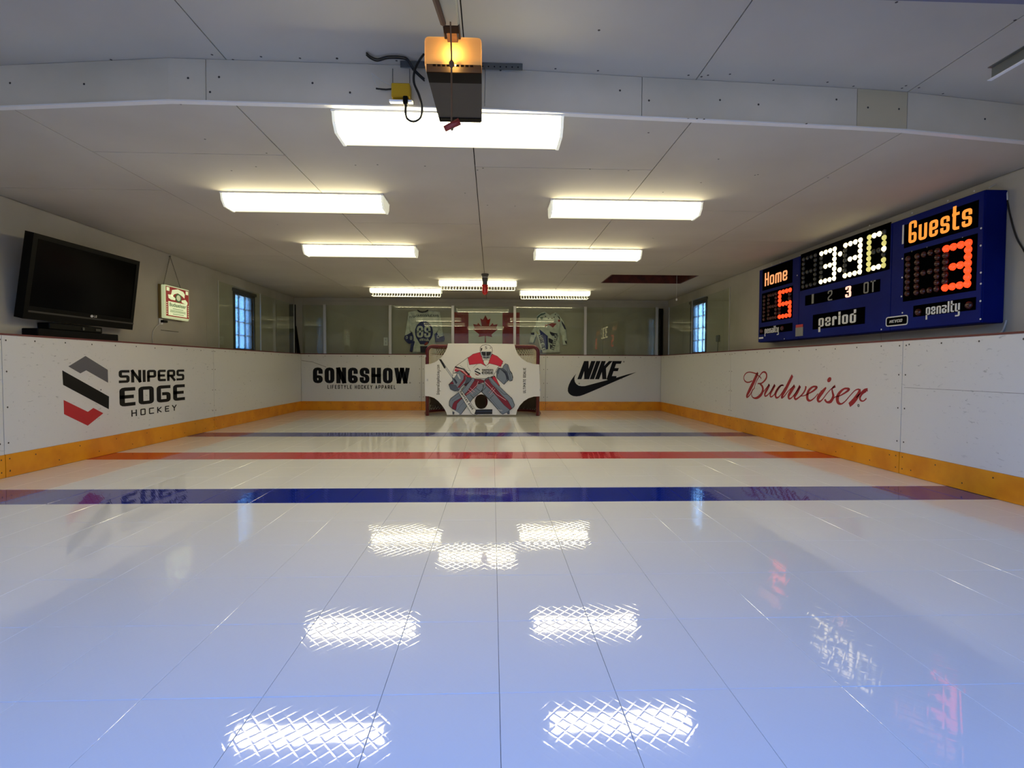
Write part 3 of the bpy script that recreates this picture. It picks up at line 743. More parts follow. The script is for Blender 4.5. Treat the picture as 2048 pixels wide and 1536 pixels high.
# --- red script on the right boards: pen strokes with swelling width (pixels of an enlarged view)
K1 = (1480, 730, 7.314)
SCR = [
 ([(262,110),(240,160),(190,270),(140,370),(100,450),(110,470),(150,430),(190,350)], [20,36,40,38,24,14,10,8]),
 ([(262,135),(200,115),(140,104),(90,120),(60,165),(62,215),(95,250),(140,250),(180,230)], [12,10,9,9,10,11,11,11,9]),
 ([(262,150),(300,180),(310,205)], [10,10,8]),
 ([(205,340),(240,240),(290,155),(330,108),(365,105),(388,135),(385,190),(350,240),(310,268),(262,272)], [7,9,10,12,16,20,20,16,12,12]),
 ([(290,272),(325,310),(335,365),(310,430),(260,475),(215,485),(180,465),(168,420),(185,370),(215,335)], [14,24,30,30,24,14,9,8,8,7]),
 ([(335,400),(380,345),(430,285)], [8,8,14]), ([(432,285),(400,350),(365,420),(372,455),(410,435),(460,370),(510,290)], [26,28,24,14,10,9,12]),
 ([(512,290),(480,350),(445,420),(450,465),(490,445),(540,370),(590,310),(632,292)], [26,28,24,14,9,8,10,12]),
 ([(640,300),(600,300),(555,350),(520,420),(530,475),(570,465),(620,400),(660,330)], [10,16,26,30,20,12,9,8]),
 ([(768,152),(720,250),(670,350),(620,440),(612,480),(650,455),(700,390),(760,330),(802,305)], [30,34,34,30,16,10,8,8,10]),
 ([(800,302),(750,380),(712,450),(720,492),(760,475),(820,400),(880,318)], [30,36,30,18,10,9,12]),
 ([(880,306),(840,390),(800,460),(815,500),(860,475),(920,420),(955,360),(965,310)], [30,34,30,18,12,14,18,22]),
 ([(885,455),(940,448),(1000,420),(1070,380),(1120,335),(1115,318),(1065,320),(1010,370),(985,440),(990,500),(1030,522),(1090,480),(1140,420)], [8,8,10,16,22,18,16,26,36,30,14,9,8]),
 ([(1260,330),(1210,390),(1155,460),(1140,510),(1165,535),(1210,500),(1270,420),(1340,345),(1385,312)], [14,34,40,32,16,9,8,8,14]),
 ([(1395,308),(1350,345),(1355,400),(1365,460),(1330,530),(1280,545),(1250,520),(1245,500)], [26,14,22,30,30,18,20,24]),
 ([(1365,490),(1400,465),(1460,450),(1540,405),(1595,360),(1575,345),(1520,350),(1455,410),(1425,480),(1435,545),(1480,570),(1540,530),(1600,460),(1680,375),(1740,352)], [8,8,10,16,22,18,16,28,42,34,14,9,8,9,12]),
 ([(1750,350),(1745,400),(1700,480),(1650,540),(1600,585)], [22,34,44,46,40]),
 ([(1700,480),(1760,420),(1820,370),(1868,362)], [10,14,24,30]), ([(1845,385),(1790,420),(1755,480),(1770,520),(1810,525),(1850,488)], [14,18,20,16,10,12]),
]
SCR = [(a, b[:len(a)]+[b[-1]]*(len(a)-len(b))) for a, b in SCR]
mb = MB()
for pts, wd in SCR:
    sp = smooth_line([(x, y, 0) for x, y in pts], 5); n = len(sp); k = len(wd)-1
    uv = [PR_.px(K1[0]+p.x/K1[2], K1[1]+p.y/K1[2]) for p in sp]
    W = []
    for i in range(n):
        f = i/(n-1)*k; j = min(int(f), k-1); wpx = (wd[j]+(wd[j+1]-wd[j])*(f-j))/K1[2]
        W.append(wpx*(-uv[i][0])/F*1.7)
    for qd in stroke_quads(uv, W): mb.prism(qd, PR_, -.0005, .0015)
lab(mb.build('script_lettering', 'script_red', br_), 'red flowing script word')
mb = MB(); c = PR_.px(1480+1307/7.314, 730+215/7.314)
mb.prism([(c[0]+.030*math.cos(k*math.pi/6)+.010*math.sin(k*math.pi/6), c[1]+.026*math.sin(k*math.pi/6)) for k in range(12)], PR_, -.0005, .0015)
mb.build('letter_dot', 'script_red', br_)
mb = MB(); c = PR_.px(1717, 811); ring(mb, PR_, c[0], c[1], .010, .006, .0015); mb.build('registered_mark', 'nail_grey', br_)

# ================================================================ CLEAR SHEETS ABOVE THE BOARDS
def glass_run(name, P, edges, ztop, zb, label, post_w, ends=(True, True), dd=-.03):
    r = empty(name, P.w((edges[0]+edges[-1])/2, BH, dd), label, 'glass'); r['_w'] = tuple(r.location)
    for a, b2 in zip(edges, edges[1:]):
        mb = MB(); u0, u1 = a+.004, b2-.004
        vs = [P.w(u, v, d) for d in (dd, dd+.008) for u, v in ((u0, zb), (u1, zb), (u1, ztop), (u0, ztop))]
        mb.add(vs, [(3,2,1,0),(4,5,6,7),(0,1,5,4),(1,2,6,5),(2,3,7,6),(3,0,4,7)]); mb.build('glass_pane', 'clear_sheet', r)
    for i, e in enumerate(edges):
        if (i == 0 and not ends[0]) or (i == len(edges)-1 and not ends[1]): continue
        mb = MB(); mb.prism([(e-post_w/2, zb), (e+post_w/2, zb), (e+post_w/2, ztop+.012), (e-post_w/2, ztop+.012)], P, dd-(.03 if P.k == 'B' else .002), dd+(.02 if P.k == 'B' else .011))
        mb.build('support_post', 'aluminium', r)
    return r
zt = CH+1.15
eB = [XL+.02]+[PB_.px(x, 660)[0] for x in (649, 780, 905.5, 1029.5, 1171, 1314)]+[XR-.02]
glass_run('safety_glass', PB_, eB, zt+.01, BH+.003, 'clear safety glass with pale posts above the back boards', .05, (False, False))
eL = [PL_.px(441, 640)[0], PL_.px(524.5, 640)[0], PL_.px(591, 650)[0]]
glass_run('safety_glass', PL_, eL, zt-.02, BH+.003, 'clear safety glass above the left boards in front of the block window', .012)
eR = sorted([PR_.px(1455, 640)[0], PR_.px(1381, 640)[0], PR_.px(1335, 650)[0]])
glass_run('safety_glass', PR_, eR, zt-.035, BH+.003, 'clear safety glass above the right boards in front of the block window', .012)
# --- black padded corner post, and dark sheet leaning in the left corner
p0, p1 = PY(1317, 708, YB+.06), PY(1327.5, 617, YB+.06)
r = empty('corner_post', ((p0.x+p1.x)/2, YB+.09, BH), 'tall black post with pale edges in the right back corner behind the glass', 'post')
MB().box((p0.x, YB+.08, BH+.003), (p1.x, YB+.17, p1.z), bev=.004).build('post_body', 'black_matt', r)
MB().box((p0.x-.045, YB+.075, BH+.003), (p0.x-.003, YB+.155, p1.z+.01)).build('edge_strip', 'aluminium', r)
p0, p1 = PY(574, 705, YB-.02), PY(588, 608, YB-.02)
MBx = MB().box((p0.x-.0, YB-.0, BH+.002), (p1.x-.005, YB+.09, p1.z), bev=.004)
r = empty('corner_post', ((p0.x+p1.x)/2, YB+.04, BH), 'dark upright post in the left back corner behind the glass', 'post')
MBx.build('post_body', 'black_matt', r)
mb = MB(); a = PY(592, 652, WB-.02); b2 = PY(593, 707, YB+.08); c = PY(599, 707, YB+.08)
mb.hexa([(b2.x, YB+.10, BH+.002), (c.x, YB+.10, BH+.002), (c.x, YB+.13, BH+.002), (b2.x, YB+.13, BH+.002)], [(a.x-.01, WB-.04, a.z), (a.x+.006, WB-.04, a.z), (a.x+.006, WB-.01, a.z), (a.x-.01, WB-.01, a.z)])
tag(mb.build('leaning_blade', 'black_matt'), 'narrow black tapered piece leaning in the left back corner', 'board')

# ================================================================ CEILING LIGHTS
def ceiling_light(x0, x1, y0, dep, label, grille=False, group=None):
    drop = .085; r = empty('ceiling_light', ((x0+x1)/2, y0+dep/2, CZ), label, 'light', group)
    prof = [(0, 0), (.012, -.045), (.055, -drop), (dep*.6, -drop), (dep-.055, -drop), (dep-.012, -.045), (dep, 0)]
    if grille: prof = [(0, 0), (.0, -.04), (.03, -.06), (dep*.6, -.06), (dep-.03, -.06), (dep, -.04), (dep, 0)]
    MB().box((x0-.004, y0-.006, CZ-.012), (x1+.004, y0+dep+.006, CZ-.001)).build('housing', 'white_metal', r)
    a, b2 = x0+.018, x1-.018; mb = MB(); n = len(prof)
    for i in range(n-1):
        (ya, za), (yb, zb) = prof[i], prof[i+1]; nm = ('lens_side', 'lens_side', 'lens_bottom', 'lens_far', 'lens_far', 'lens_far')[i]
        mb.add([(a, y0+ya, CZ-.012+za), (b2, y0+ya, CZ-.012+za), (b2, y0+yb, CZ-.012+zb), (a, y0+yb, CZ-.012+zb)], [(0, 1, 2, 3)], nm)
    mb.build('lens', None, r)
    for xx, sg in ((x0, 1), (x1, -1)):
        mb = MB(); e = .004; vs = []
        for x in (xx, xx+sg*.016): vs += [(x, y0+y*(1+.0)+(-e if y < dep/2 else e), CZ-.012+z-(e if z < 0 else 0)) for y, z in prof]
        f = [tuple(range(n)), tuple(range(n, 2*n))[::-1]]+[(k, (k+1) % n, n+(k+1) % n, n+k) for k in range(n)]
        mb.add(vs, f); mb.build('end_cap', 'lens_end', r)
    if grille:
        yf = y0+dep-.01; mb = MB(); zt_ = CZ-.045; zb_ = CZ-.125; nb_ = 25
        for k in range(nb_+1):
            x = x0+.03+(x1-x0-.06)*k/nb_; mb.box((x-.0035, yf-.003, zb_), (x+.0035, yf+.003, zt_))
        mb.box((x0+.03, yf-.004, zb_-.006), (x1-.03, yf+.004, zb_+.002)); mb.box((x0+.03, yf-.004, (zt_+zb_)/2+.012), (x1-.03, yf+.004, (zt_+zb_)/2+.017))
        for k in range(nb_+1):
            x = x0+.03+(x1-x0-.06)*k/nb_
            mb.box((x-.0025, y0+.02, zb_-.002), (x+.0025, yf, zb_+.002))
        o = mb.build('wire_guard', 'guard_glow', r)
    return r
def fix(xl, yl, xr, yr, dep, label, **kw):
    a = PZ(xl, yl, CZ-.01); b2 = PZ(xr, yr, CZ-.01); return ceiling_light(a.x, b2.x, (a.y+b2.y)/2, dep, label, **kw)
G1, G2 = 'wraparound ceiling lights', 'guarded ceiling lights near the back wall'
fix(662, 220, 1127, 234, .27, 'large white wraparound light nearest the viewer, behind the door opener', group=G1)
fix(438, 384, 767, 392, .25, 'lit wraparound light on the left, second row', group=G1)
fix(1102, 401, 1407, 404, .25, 'lit wraparound light on the right, second row', group=G1)
fix(603, 489, 831, 493, .25, 'lit wraparound light on the left, third row', group=G1)
fix(1070, 498, 1285, 500, .25, 'lit wraparound light on the right, above the hatch', group=G1)
fix(738, 576, 883, 578, .16, 'guarded light at the back left, above the numbered jersey', grille=True, group=G2)
fix(876, 560, 1034, 563, .20, 'guarded light at the back centre, behind the red lamp', grille=True, group=G2)
fix(1040, 581, 1181, 583, .20, 'guarded light at the back right, above the draped jersey', grille=True, group=G2)

# --- red goal lamp on the ceiling
p = PZ(970, 548, CZ); r = empty('goal_lamp', (p.x, p.y, CZ), 'red glass warning lamp in a grey fitting hanging from the ceiling above the goal', 'lamp')
k = .94
MB().lathe([(.058*k, 0), (.058*k, -.022), (.046*k, -.030), (.045*k, -.10), (.040*k, -.11), (.040*k, -.155)], (p.x, p.y, CZ), seg=20).build('lamp_base', 'grey_cast', r, False)
MB().lathe([(.047*k, -.045), (.047*k, -.056)], (p.x, p.y, CZ), seg=20).build('collar', 'aluminium', r)
MB().lathe([(.046*k, -.155), (.047*k, -.18), (.047*k, -.245), (.040*k, -.275), (.022*k, -.295), (.004, -.302)], (p.x, p.y, CZ), seg=20).build('lamp_dome', 'dome_red', r, True)
for a in range(4):
    mb = MB(); an = a*math.pi/2+.4; mb.tube([(p.x+.052*k*math.cos(an), p.y+.052*k*math.sin(an), CZ-.15), (p.x+.054*k*math.cos(an), p.y+.054*k*math.sin(an), CZ-.25)], .0035, 5); mb.build('guard_rod', 'goal_red', r)

# ================================================================ GOAL
GY = PZ(965, 832, 0).y
PG = Plane('B', GY)
gl_, gr_ = PG.px(850.5, 760)[0]+.0, PG.px(1079.5, 760)[0]
gtop = PG.px(965, 689)[1]
goal = empty('hockey_goal', ((gl_+gr_)/2, GY+.2, 0), 'red-framed hockey goal standing in front of the back boards', 'goal')
rp = .030; gl_ += rp; gr_ -= rp; zt_ = gtop-rp; GB = GY+.95
cr = .10
arc = lambda cx, cz, r_, a0, a1, n=5: [(cx+r_*math.cos(math.radians(a0+(a1-a0)*i/n)), GY+rp, cz+r_*math.sin(math.radians(a0+(a1-a0)*i/n))) for i in range(n+1)]
pts = [(gl_, GY+rp, .004)]+[(gl_, GY+rp, .5)]+arc(gl_+cr, zt_-cr, cr, 180, 90)+arc(gr_-cr, zt_-cr, cr, 90, 0)+[(gr_, GY+rp, .5), (gr_, GY+rp, .004)]
MB().tube(pts, rp, 10).build('front_frame', 'goal_red', goal, True)
bp_ = smooth_line([(gl_, GY+.03, .03), (gl_-.055, GY+.3, .03), (gl_-.02, GY+.62, .03), (gl_+.25, GB-.05, .03), ((gl_+gr_)/2, GB, .03), (gr_-.25, GB-.05, .03), (gr_+.02, GY+.62, .03), (gr_+.055, GY+.3, .03), (gr_, GY+.03, .03)], 5)
MB().tube(bp_, .026, 8).build('base_frame', 'goal_red', goal, True)
tp = smooth_line([(gl_+.03, GY+.04, zt_-.01), (gl_+.12, GY+.28, zt_-.02), (gl_+.45, GY+.45, zt_-.02), ((gl_+gr_)/2, GY+.48, zt_-.02), (gr_-.45, GY+.45, zt_-.02), (gr_-.12, GY+.28, zt_-.02), (gr_-.03, GY+.04, zt_-.01)], 5)
MB().tube(tp, .018, 8).build('top_shelf_bar', 'goal_red', goal, True)
mid = (gl_+gr_)/2
MB().tube([(mid+.06, GY+.48, zt_-.02), (mid+.06, GY+.75, .5), (mid+.06, GB-.01, .03)], .022, 8).build('back_post', 'goal_red', goal, True)
# net: diamond string mesh between the shelf bar and the base
def patch_net(mb, fn, nu, nv, r_):
    def line(a, b2):
        t = (b2-a); l = t.length
        if l < 1e-6: return
        t.normalize(); e = Vector((0, -1, 0)); e = (e-t*e.dot(t)); e = e.normalized() if e.length > .1 else t.orthogonal().normalized(); s_ = t.cross(e)
        vs = [c+o_*r_ for c in (a, b2) for o_ in (e, s_-e*.5, -s_-e*.5)]
        mb.add(vs, [(0, 1, 4, 3), (1, 2, 5, 4), (2, 0, 3, 5)])
    for i in range(nu):
        for j in range(nv):
            a, b2, c, d = fn(i/nu, j/nv), fn((i+1)/nu, j/nv), fn((i+1)/nu, (j+1)/nv), fn(i/nu, (j+1)/nv)
            if (i+j) % 2: line(a, c)
            else: line(b2, d)
def interp(pl, t):
    f = t*(len(pl)-1); i = min(int(f), len(pl)-2); return Vector(pl[i]).lerp(Vector(pl[i+1]), f-i)
mb = MB()
def back(u, v):
    a, b2 = interp(tp, u), interp(bp_, u); p = a.lerp(b2, v); p.y += .06*math.sin(v*math.pi); return p
patch_net(mb, back, 84, 32, .0036)
def topn(u, v):
    a = Vector((gl_+.05+(gr_-gl_-.1)*u, GY+rp, zt_-.01)); return a.lerp(interp(tp, u), v)
patch_net(mb, topn, 40, 8, .003)
o = mb.build('net', 'net_string', goal); o['kind'] = 'stuff'
mb = MB(); n = 40
for i in range(n):
    a, b2 = back(i/n, .68), back((i+1)/n, .68); c, d = interp(bp_, (i+1)/n), interp(bp_, i/n)
    for q2 in (a, b2): q2.y -= .02
    mb.add([a, b2, c, d], [(0, 1, 2, 3)])
mb.build('skirt', 'skirt_shade_brown', goal, True)  # skirt over the dense net, its dark brown includes the shade inside the goal

# --- shooter cover with its corner and middle openings
TY = GY-.012
PC = Plane('B', TY)
cov = empty('target_cover', PC.w((gl_+gr_)/2, 0, 0), 'white goal target cover printed with a goaltender figure', 'goal cover')
def A(x, y): return (830+x/7.585, 670+y/7.585)
def Bz(x, y): return (860+x/10.24, 680+y/10.24)
def Cz(x, y): return (880+x/12.047, 740+y/12.047)
def cpoly(pts, f): return [PC.px(*f(x, y)) for x, y in pts]
hc = [(1006+98*math.sin(math.pi*k/14), 1012-112*math.cos(math.pi*k/14)) for k in range(15)]
hl = [(1006-98*math.sin(math.pi*k/14), 1012-112*math.cos(math.pi*k/14)) for k in range(15)]
left = [(1006,128),(500,128),(488,190),(462,250),(425,310),(370,370),(300,412),(230,438),(150,445),(150,925),(215,930),(290,955),(350,1000),(400,1055),(440,1110),(470,1165),(485,1212),(1006,1212)]+hl[::-1]
right = [(1006,128),(1508,136),(1525,210),(1560,290),(1620,360),(1700,410),(1790,438),(1885,446),(1900,930),(1800,935),(1720,960),(1650,1005),(1590,1070),(1550,1140),(1532,1212),(1006,1212)]+hc[::-1]
mb = MB()
for pp in (left, right): mb.prism(cpoly(pp, A), PC, -.004, 0)
mb.build('cover_sheet', 'cover_white', cov)
pr = MB(); LAY = [.0006]
def P_(col, pts, f=A, out=None, lw=.007, cls=True):
    uv = cpoly(pts, f); d = LAY[0]; LAY[0] += .00025
    pr.prism(uv, PC, d-.0005, d, col)
    if out:
        for qd in stroke_quads(uv, lw, cls): pr.prism(qd, PC, d-.0004, d+.00012, out)
def S_(col, pts, wd, f=A):
    d = LAY[0]; LAY[0] += .00025
    for qd in stroke_quads(cpoly(pts, f), wd): pr.prism(qd, PC, d-.0005, d, col)
K, ST, SD, MR, RD, NV, WH, PK, GY_ = 'print_black', 'print_steel', 'print_steel_dark', 'print_maroon', 'print_red', 'print_navy', 'cover_white', 'print_pink', 'cover_grey'
# stick shaft
P_(GY_, [(365,370),(395,372),(640,720),(610,720)], A, 'print_steel_dark', .005)
P_(K, [(365,370),(398,368),(468,490),(445,512)])
# pants
P_(MR, [(760,620),(900,650),(1050,690),(1210,620),(1285,770),(1250,850),(1040,720),(960,740),(800,800),(700,720)], A, K)
P_('print_red', [(1190,625),(1230,660),(1280,760),(1270,800),(1180,700)])
# jersey body and sleeves
P_(WH, [(800,345),(610,480),(575,560),(640,640),(800,610),(860,660),(960,668),(1060,672),(1190,620),(1250,500),(1330,430),(1180,290),(1000,260)], A, K)
P_(RD, [(610,490),(740,540),(830,610),(870,650),(800,640),(700,575),(600,548)], A)
S_(K, [(612,482),(740,520),(800,580),(830,610)], .022); S_(WH, [(600,505),(720,540),(790,605)], .008)
P_(RD, [(802,350),(880,290),(985,262),(1035,400),(1075,470),(1000,432),(825,452)], A, 'print_maroon', .006)
P_(RD, [(1170,290),(1245,320),(1335,400),(1300,480),(1230,455),(1130,430),(1075,470),(1120,400)], A, 'print_maroon', .006)
P_(WH, [(1035,380),(1130,380),(1115,430),(1080,470),(1045,430)], A, K, .005)
S_(SD, [(795,370),(800,480),(850,560)], .004); S_(SD, [(680,460),(790,540),(840,540)], .004); S_(SD, [(880,500),(945,440)], .004); S_(SD, [(1090,500),(1120,465)], .004)
S_(K, [(800,610),(835,575)], .008); S_(K, [(920,650),(1060,660),(1190,630)], .006)
# chest mark
P_('ink_grey', [(905,525),(950,500),(985,525),(985,540),(950,520),(925,530)]); P_('ink_black', [(905,535),(995,580),(992,600),(905,555)]); P_('print_maroon', [(908,575),(950,600),(985,595),(955,615),(920,600)])
# helmet
P_(WH, [(985,230),(990,190),(1020,158),(1075,145),(1130,158),(1165,190),(1175,240),(1160,300),(1130,350),(1080,368),(1030,350),(1000,300)], A, K, .007)
P_(SD, [(1000,252),(1160,252),(1150,310),(1110,350),(1080,358),(1045,348),(1010,305)])
P_(K, [(1012,258),(1072,262),(1072,312),(1035,312),(1020,290)]); P_(K, [(1084,262),(1150,258),(1140,292),(1122,312),(1084,312)])
S_(GY_, [(1078,240),(1078,368)], .006); S_(GY_, [(1000,300),(1040,322),(1120,322),(1155,300)], .006); S_(GY_, [(1008,250),(1155,250)], .008); S_(K, [(1030,340),(1080,352),(1130,340)], .008)
P_(K, [(1000,195),(1022,200),(1015,235),(992,250)]); S_(K, [(1092,172),(1068,178),(1068,188),(1090,196),(1088,206),(1062,212)], .008); P_(K, [(1138,192),(1150,192),(1150,205),(1138,205)])
# catching glove
P_(ST, [(1340,470),(1370,435),(1410,450),(1440,540),(1470,580),(1485,640),(1475,690),(1440,700),(1420,680),(1350,750),(1240,650),(1235,560),(1265,500),(1330,505)], A, K)
P_(SD, [(1265,502),(1330,505),(1400,560),(1430,680),(1400,690),(1370,590),(1320,540)], A, K, .005); P_(NV, [(1310,520),(1380,560),(1415,640),(1420,680),(1395,665),(1360,580)])
S_(K, [(1270,505),(1250,590),(1240,650)], .007); S_(K, [(1350,750),(1385,680),(1395,600)], .005); P_(SD, [(1240,560),(1262,505),(1285,510),(1262,590)], A, K, .004)
P_(ST, [(1440,545),(1475,600),(1480,680),(1455,690),(1440,620)], A, K, .005); S_(K, [(1400,470),(1400,530),(1440,600)], .005)
# left pad (viewer's left) and thigh
P_(ST, [(960,740),(1030,740),(1035,800),(1000,862),(880,960),(790,1075),(700,1200),(670,1200),(560,1110),(520,1070),(520,1010),(545,960),(620,905),(700,850),(760,790),(870,650),(905,660),(900,700)], A, K, .008)
P_(MR, [(900,690),(965,720),(930,790),(830,880),(760,930),(700,975),(640,1040),(620,1140),(560,1110),(575,1050),(600,1010),(690,960),(790,860)], A, K, .005)
S_(PK, [(960,700),(940,760),(840,860),(780,900)], .007); S_(PK, [(835,800),(905,865)], .006); S_(PK, [(805,830),(880,890)], .006)
S_(K, [(920,800),(1000,862)], .006); S_(K, [(840,905),(900,965)], .007); S_(SD, [(560,1000),(640,940),(720,900)], .006); S_(SD, [(640,1150),(700,1060),(800,960)], .005)
S_(SD, [(870,840),(930,900)], .004); S_(SD, [(855,860),(915,920)], .004); S_(SD, [(890,820),(950,880)], .004)
P_(WH, [(555,1130),(580,1128),(680,1195),(655,1205)]); P_(SD, [(568,1155),(600,1170),(595,1205),(570,1205)])
# right pad
P_(ST, [(1050,690),(1110,640),(1150,645),(1290,790),(1390,890),(1470,960),(1510,1060),(1500,1090),(1400,1170),(1330,1200),(1300,1180),(1180,1040),(1110,960),(1010,860),(1035,800)], A, K, .008)
P_(MR, [(1060,690),(1110,660),(1160,740),(1230,810),(1310,910),(1410,1000),(1470,1110),(1440,1135),(1350,1060),(1240,930),(1150,830),(1075,760)], A, K, .005)
P_(ST, [(1105,650),(1150,640),(1300,800),(1400,900),(1350,900),(1230,790)], A, K, .005)
S_(PK, [(1060,710),(1150,800),(1240,900),(1380,990)], .008); S_(PK, [(1120,880),(1190,790)], .006); S_(PK, [(1140,905),(1215,815)], .006)
S_(K, [(1010,860),(1080,790)], .007); S_(K, [(1130,965),(1190,910)], .007); S_(SD, [(1150,960),(1300,1140)], .005); S_(K, [(1010,862),(1180,1040),(1300,1180)], .010)
S_(SD, [(1080,870),(1130,830)], .004); S_(SD, [(1095,890),(1150,845)], .004); S_(SD, [(1110,905),(1165,860)], .004)
S_(GY_, [(1245,1130),(1320,1140)], .006); S_(GY_, [(1255,1150),(1330,1150)], .005)
P_(WH, [(1340,1200),(1420,1165),(1440,1170),(1370,1205)]); P_(SD, [(1390,1165),(1435,1150),(1435,1200),(1400,1200)])
# blocker glove
P_(ST, [(590,580),(680,540),(760,600),(790,640),(780,720),(690,800),(655,850),(600,850),(540,820),(515,750),(575,690),(570,640)], A, K, .008)
P_(MR, [(740,600),(770,620),(770,680),(680,800),(640,800),(735,670)]); P_(GY_, [(640,590),(660,590),(695,660),(680,670),(650,625)]); P_(NV, [(580,665),(605,660),(645,720),(625,745)])
P_(WH, [(580,580),(640,578),(620,620),(590,655),(568,640)], A, K, .005); P_(MR, [(520,745),(570,700),(590,745)], A, K, .004)
P_(SD, [(515,750),(620,760),(660,830),(600,850),(540,820)], A, K, .005); S_(K, [(700,830),(730,800),(790,730)], .010); P_(SD, [(790,640),(850,650),(840,700),(790,730),(760,740)], A, K, .005)
# stick paddle, blade
P_(WH, [(665,870),(712,845),(925,1140),(945,1200),(905,1210),(860,1195)], A, K, .006)
P_(K, [(925,1130),(1175,1125),(1172,1198),(900,1200)]); P_(NV, [(935,1150),(1172,1142),(1172,1165),(925,1170)]); 
S_(MR, [(905,1010),(912,960),(945,920),(1000,900)], .004)
pr.build('goaltender_print', None, cov)
# lettering on the cover
def vtext(s, f, tl, br, t, up, d=.014, **kw):
    a = PC.px(*f(*tl)); b2 = PC.px(*f(*br)); W, H = b2[0]-a[0], a[1]-b2[1]
    return put_text('lettering', 'ink_black', cov, lambda mb: on(mb, PC, b2[0], b2[1], .0004, .0012, (0, 1), (-1, 0)), s, H, W, t, **kw)
vtext('ULTIMATE GOALIE', A, (1640, 500), (1680, 880), .3, True, vf=.17, gap=.3, rnd=.1)
vtext('#SnipersEdgeHockey.com', A, (328, 452), (372, 905), .26, True, vf=.14, gap=.28, rnd=.15)
def ltext(s, f, tl, br, t, d, **kw):
    a = PC.px(*f(*tl)); b2 = PC.px(*f(*br)); return put_text('lettering', 'ink_black', cov, lambda mb: on(mb, PC, a[0], b2[1], d-.001, d), s, b2[0]-a[0], a[1]-b2[1], t, **kw)
dl = LAY[0]+.001
ltext('sNIPERs', A, (1015, 517), (1188, 545), .28, dl, vf=.2, gap=.2, rnd=.1); ltext('EDgE', A, (1015, 555), (1188, 592), .28, dl, vf=.2, gap=.2, rnd=.1)
a = PC.px(*A(690, 862)); b2 = PC.px(*A(880, 1130)); dv = Vector((b2[0]-a[0], b2[1]-a[1])); Lg = dv.length; dv.normalize(); nv = Vector((-dv.y, dv.x))
put_text('lettering', 'ink_black', cov, lambda mb: on(mb, PC, a[0]-nv.x*.015, a[1]-nv.y*.015, dl-.001, dl, (dv.x, dv.y), (nv.x, nv.y)), 'sNIPERs EDgE', Lg, .034, .32, vf=.2, gap=.28, rnd=.1)
for x, y, s_ in ((855, 760, -1), (1080, 745, 1), (850.5, 712, -1), (1080.5, 780, 1)):
    mb = MB(); c = PC.px(x, y); mb.box((c[0]-.012, TY-.006, c[1]-.02), (c[0]+.012, TY+.011, c[1]+.02)); mb.build('strap', 'cover_grey', cov)

# ================================================================ SCOREBOARD
SX_ = 3.34; PS = Plane('R', SX_)
yN = -PS.px(1965, 500)[0]; yF = -PS.px(1518, 600)[0]
zT = PS.px(1968, 379)[1]; zB = PS.px(1965, 645)[1]
sbd = empty('scoreboard', (SX_+.08, (yN+yF)/2, zB), 'blue hockey scoreboard on the right wall showing 3:30 in the third period', 'scoreboard')
MB().box((SX_+.012, yN, zB), (WR-.002, yF, zT), bev=.006).build('cabinet', 'board_blue', sbd)
KS = (1480, 340, 3.606)
def sp(x, y): return PS.px(KS[0]+x/KS[2], KS[1]+y/KS[2])
e1 = sp(432, 600)[0]; e2 = sp(1100, 400)[0]
for a, b2 in ((-yF, e1), (e1+.004, e2), (e2+.004, -yN)):
    mb = MB(); mb.box((SX_, -b2, zB+.004), (SX_+.014, -a, zT-.004), bev=.003); mb.build('door_panel', 'board_blue', sbd)
def rect(name, tl, br, mname, d=.002, par=None, th=.006):
    a, b2 = sp(*tl), sp(*br); mb = MB(); mb.prism([(a[0], b2[1]), (b2[0], b2[1]), (b2[0], a[1]), (a[0], a[1])], PS, d-th, d); return mb.build(name, mname, par or sbd)
rect('name_panel', (165, 722), (378, 812), 'panel_black'); rect('name_panel', (1188, 398), (1718, 412), 'panel_black')
ph = rect('digit_panel', (160, 893), (378, 1066), 'panel_black'); pc_ = rect('digit_panel', (440, 610), (1080, 716), 'panel_black'); pg = rect('digit_panel', (1185, 602), (1702, 868), 'panel_black')
rect('period_strip', (472, 908), (1010, 875), 'panel_black'); rect('label_panel', (527, 1046), (900, 1108), 'panel_black')
rect('label_panel', (1252, 980), (1700, 1008), 'panel_black'); rect('label_panel', (143, 1136), (378, 1160), 'panel_black')
def st(s, tl, br, t, mname, gap=.28, rnd=.22, label=None, vf=.12):
    a, b2 = sp(*tl), sp(*br)
    o = put_text('lettering', mname, sbd, lambda mb: on(mb, PS, a[0], b2[1], .001, .004), s, b2[0]-a[0], a[1]-b2[1], t, split=True, vf=vf, gap=gap, rnd=rnd)
    if label: lab(o, label)
    return o
st('#Home', (182, 745), (342, 792), .30, 'glow_orange_pale', label='glowing orange word Home')
st('#Guests', (1222, 376), (1674, 398), .33, 'glow_orange', label='glowing orange word Guests')
st('1', (520, 897), (533, 962), 1, 'print_grey'); st('2', (636, 872), (667, 938), .25, 'print_grey'); lab(st('3', (763, 842), (803, 914), .36, 'glow_red_white'), 'glowing digit 3'); st('OT', (895, 812), (978, 876), .26, 'print_grey', gap=.35)
st('#period', (570, 1046), (838, 1100), .36, 'print_white', label='white word period')
st('#penalty', (1345, 970), (1588, 1018), .36, 'print_white', gap=.22, label='white word penalty under Guests')
st('#penalty', (180, 1134), (281, 1168), .36, 'print_white', gap=.2, label='white word penalty under Home')
